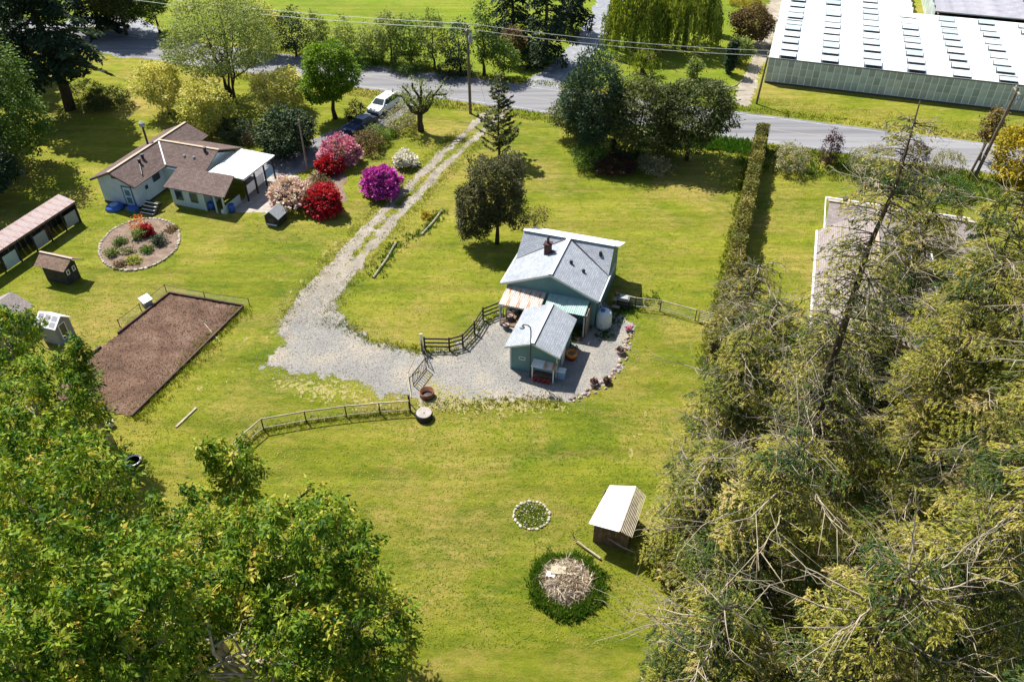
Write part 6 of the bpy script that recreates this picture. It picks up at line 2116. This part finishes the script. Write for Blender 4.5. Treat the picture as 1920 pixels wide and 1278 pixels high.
o = MB().path([G(1335, 166, .25), G(1358, 168, .3), G(1382, 160, .6), G(1392, 150, 1.3)], [.16, .15, .12, .06], 7).build('log', MT['bark_pale'])
tag(o, 'fallen pale trunk on the verge right of the big clump', 'log')

# right roadside shrubs
SH = [('shrub', 'cream blossoming shrub just right of the hedge end', 1480, 322, 66, 3.4, 'lf_cream'), ('red_shrub', 'dark red pointed shrub between two cream shrubs', 1552, 308, 40, 4.0, 'lf_plum'),
      ('shrub', 'cream pink shrub right of the dark red one', 1622, 328, 78, 3.4, 'lf_cream'), ('red_shrub', 'dark plum shrub behind the tallest conifer top', 1706, 326, 46, 4.2, 'lf_plum'),
      ('shrub', 'pinkish cream shrub left of the leaning utility pole', 1768, 330, 60, 3.0, 'lf_cream'), ('shrub', 'dark green low hedge shrub at the far lawn edge', 1690, 352, 90, 1.8, 'lf_dark'),
      ('shrub', 'dark green low shrub left of the golden conifer', 1775, 366, 90, 1.9, 'lf_mid'), ('shrub', 'rounded green shrub below the cream pink one', 1640, 345, 70, 1.5, 'lf_mid')]
for i, (nm, lab, x, y, wp, h, kd) in enumerate(SH):
    shrub(nm, lab, x, y, wp, h, kd, np.random.default_rng(150 + i), lob=2 if nm == 'red_shrub' else 3)
tpx('golden_conifer', 'broad golden conifer at the right edge by the road', (1905, 352), 232, 125, 'lf_gold', .02, 5, bark='bark_dark', dens=1.0, tint=.4)
tpx('broadleaf_tree', 'leafless-looking brown tree tip beside the glasshouse verge at right', (1836, 300), 198, 36, 'lf_brown', .35, 3, dens=.4)

# ---- long grass and ground cover ---------------------------------------------------------------------


def strip(a0, a1, b0, b1, n):
    a = RNG.uniform(a0, a1, n)
    b = b0 + (b1 - b0) * RNG.beta(1.2, 1.2, n)
    return np.stack([a * tc + b * ts, -a * ts + b * tc, np.zeros(n)], 1)


tufts('verge_grass', strip(-75, 45, 91.3, 94.0, 4200), .30, MT['lf_grass'], .5, .10, blades=3, spread=.15)
tufts('verge_grass', strip(-75, 60, 102.5, 104.6, 3400), .24, MT['lf_grass'], .55, .10, blades=3, spread=.15)
tufts('verge_weeds', strip(-2, 35, 86.5, 93.5, 1500), .55, MT['lf_mid'], .55, .13, blades=6, spread=.25)
tufts('verge_weeds', strip(-20, -1, 90, 93.8, 1100), .7, MT['lf_weed'], .5, .14, blades=6, spread=.22)
tufts('verge_grass', strip(-2, 60, 104.5, 108.5, 3500), .16, MT['lf_lawn'], .5, .05, blades=3, spread=.2)


# fine relief of the mown lawns: short tufts everywhere the grass is near enough to show them
n = 90000
yy = 24 + 70 * RNG.beta(1.0, 1.5, n)
xx = RNG.uniform(-1, 1, n) * (yy * .72 + 6)
okk = np.ones(n, bool)
for poly, mar in ((ap, -.25 + RNG.exponential(.5, n) * np.where(RNG.random(n) < .5, 1, -.8)), (yd, .1), (gp, .2), (bed_pts, .1), (pt, .2), (rb_, 0)):
    okk &= sd_poly(xx, yy, poly) > mar
okk &= drive(xx, yy) > RNG.normal(.15, .3, n)
okk &= sd_line(xx, yy, pv, [3.2, 2.6, 2.4, 2.4, 2.2, 2.2]) > .2
la, lb_ = xx * tc - yy * ts, xx * ts + yy * tc
for a0, a1, b0, b1 in ((-65, -59.8, 57, 69.6), (-60, -49.8, 59, 68), (-18.4, -10, 50.4, 61.4), (7, 24, 53, 77), (-66, -64, 41, 53.6), (-59.6, -57, 43.6, 45.3), (-5.1, -2.7, 31.2, 34.1)):
    okk &= ~((la > a0) & (la < a1) & (lb_ > b0) & (lb_ < b1))
okk &= lb_ < 93
xx, yy = xx[okk], yy[okk]
tn = .37 + 1.8 * fbm(xx * .10, yy * .10, 4) + 1.1 * fbm(la[okk] * .25 + 9, lb_[okk] * .9, 4) + .0035 * (la[okk] + 15) + .10 * np.sin(lb_[okk] * 5.2 + 2 * fbm(la[okk] * .05, lb_[okk] * .2)) + RNG.normal(0, .10, len(xx))
tn = np.maximum(tn, .12)
P = np.stack([xx, yy, RNG.uniform(.015, .05, len(xx))], 1)
D = RNG.normal(0, 1, (len(xx), 3))
D[:, 2] = RNG.uniform(.0, .3, len(xx))
leaf_obj('lawn_tufts', P, D, np.cross(D, np.array([0, 0, 1.0]) + RNG.normal(0, .35, P.shape)), RNG.uniform(.10, .24, len(xx)), RNG.uniform(.03, .07, len(xx)), tn, MT['lf_lawn'], None, 'stuff')


def along(pts, n, off, wob):
    P = [Vector(p) for p in pts]
    out = []
    L = [(P[i + 1] - P[i]).length for i in range(len(P) - 1)]
    tot = sum(L)
    for _ in range(n):
        s = random.uniform(0, tot)
        i = 0
        while s > L[i] and i < len(L) - 1:
            s -= L[i]
            i += 1
        d = (P[i + 1] - P[i]).normalized()
        p = P[i] + d * s + Vector((-d.y, d.x, 0)) * (off + random.gauss(0, wob))
        out.append((p.x, p.y, 0))
    return np.array(out)


tufts('edge_grass', along(dr[1:], 900, 1.9, .5), .16, MT['lf_grass'], .5, .05, blades=6, spread=.12)
tufts('edge_grass', along(dr[1:], 900, -1.9, .5), .16, MT['lf_grass'], .55, .05, blades=6, spread=.12)
tufts('edge_grass', along(dr[1:5], 500, 0, .22), .11, MT['lf_grass'], .5, .05, blades=5, spread=.1)
tufts('edge_grass', along(pix([(939, 587), (906, 600), (890, 626), (868, 650), (843, 657), (797, 656), (700, 640), (640, 600)]), 700, .2, .35), .18, MT['lf_grass'], .5, .05, blades=6)
tufts('edge_grass', along(pix([(770, 772), (713, 776), (650, 782), (575, 792), (495, 806), (457, 838)]), 500, 0, .25), .2, MT['lf_grass'], .5, .05, blades=6)
tufts('edge_grass', along([W(-.8, 50), W(-.8, 93)], 900, 0, .25), .3, MT['lf_grass'], .4, .06, blades=6)
tufts('edge_grass', along(pix([(460, 578), (352, 685), (250, 790)]), 600, 0, .5), .3, MT['lf_grass'], .6, .05, blades=6)
tufts('edge_weeds', along(pix([(1240, 560), (1190, 575), (1150, 600), (1130, 640)]), 160, 0, .5), .35, MT['lf_weed'], .4, .08, blades=6)
tufts('edge_weeds', along(pix([(790, 755), (870, 762), (960, 752), (1060, 756)]), 420, 0, .45), .18, MT['lf_grass'], .75, .07, blades=5)
tufts('edge_weeds', along(pix([(1085, 620), (1060, 650), (1110, 590)]), 120, 0, .35), .4, MT['lf_weed'], .3, .09, blades=6)
tufts('edge_weeds', along(pix([(700, 520), (745, 455), (790, 440), (830, 392)]), 260, 0, .5), .35, MT['lf_weed'], .45, .08, blades=6)
tufts('verge_weeds', along(pix([(640, 960), (680, 1000), (640, 1020), (610, 960)]), 160, 0, .4), .5, MT['lf_weed'], .4, .1, blades=6)

# loose stones on the gravel, thinning out into the grass
n = 90000
x_, y_ = RNG.uniform(-23, 13, n), RNG.uniform(40, 60, n)
sd0 = np.minimum(np.minimum(sd_poly(x_, y_, ap), sd_poly(x_, y_, yd)), drive(x_, y_))
k_ = (sd0 < -.1) | (RNG.random(n) < .35 * np.exp(-np.maximum(sd0, 0) / .5))
la2, lb2 = x_ * tc - y_ * ts, x_ * ts + y_ * tc
for a0, a1, b0, b1 in ((-18.4, -10, 50.4, 61.4), (-15.3, -11.4, 45.5, 50.2)):
    k_ &= ~((la2 > a0) & (la2 < a1) & (lb2 > b0) & (lb2 < b1))
x_, y_ = x_[k_], y_[k_]
P = np.stack([x_, y_, RNG.uniform(.02, .04, len(x_))], 1)
D = RNG.normal(0, 1, (len(x_), 3))
D[:, 2] *= .35
leaf_obj('gravel_stones', P, D, np.cross(D, np.array([0, 0, 1.0]) + RNG.normal(0, .35, P.shape)), RNG.uniform(.04, .11, len(x_)), RNG.uniform(.03, .08, len(x_)),
         .58 + 1.0 * fbm(x_ * .25, y_ * .25, 4) + RNG.normal(0, .25, len(x_)), MT['pebble'], None, 'stuff')
n = 26000
dp = along(dr, n, 0, 1.3)
sdd = drive(dp[:, 0], dp[:, 1])
dp = dp[(sdd < 0) | (RNG.random(n) < .2)]
D = RNG.normal(0, 1, (len(dp), 3))
D[:, 2] *= .35
dp[:, 2] = RNG.uniform(.015, .035, len(dp))
leaf_obj('gravel_stones', dp, D, np.cross(D, np.array([0, 0, 1.0]) + RNG.normal(0, .35, dp.shape)), RNG.uniform(.04, .10, len(dp)), RNG.uniform(.03, .07, len(dp)),
         RNG.normal(.6, .2, len(dp)), MT['pebble_tan'], None, 'stuff')

# clods of the dug plot
n = 42000
x_, y_ = RNG.uniform(-40, -18, n), RNG.uniform(38, 62, n)
k_ = sd_poly(x_, y_, gp) < -.1
x_, y_ = x_[k_], y_[k_]
P = np.stack([x_, y_, .03 + .05 * RNG.random(len(x_)) + np.maximum(0, .1 * (.5 + fbm(x_ * 1.6, y_ * 1.6, 4)))], 1)
D = RNG.normal(0, 1, P.shape)
D[:, 2] *= .5
leaf_obj('soil_clods', P, D, RNG.normal(size=P.shape), RNG.uniform(.04, .11, len(x_)), RNG.uniform(.03, .08, len(x_)),
         .45 + 1.3 * fbm(x_ * .5, y_ * .5, 4) + .12 * np.sin((x_ * ts + y_ * tc) * 4) + RNG.normal(0, .16, len(x_)), MT['clod'], None, 'stuff')
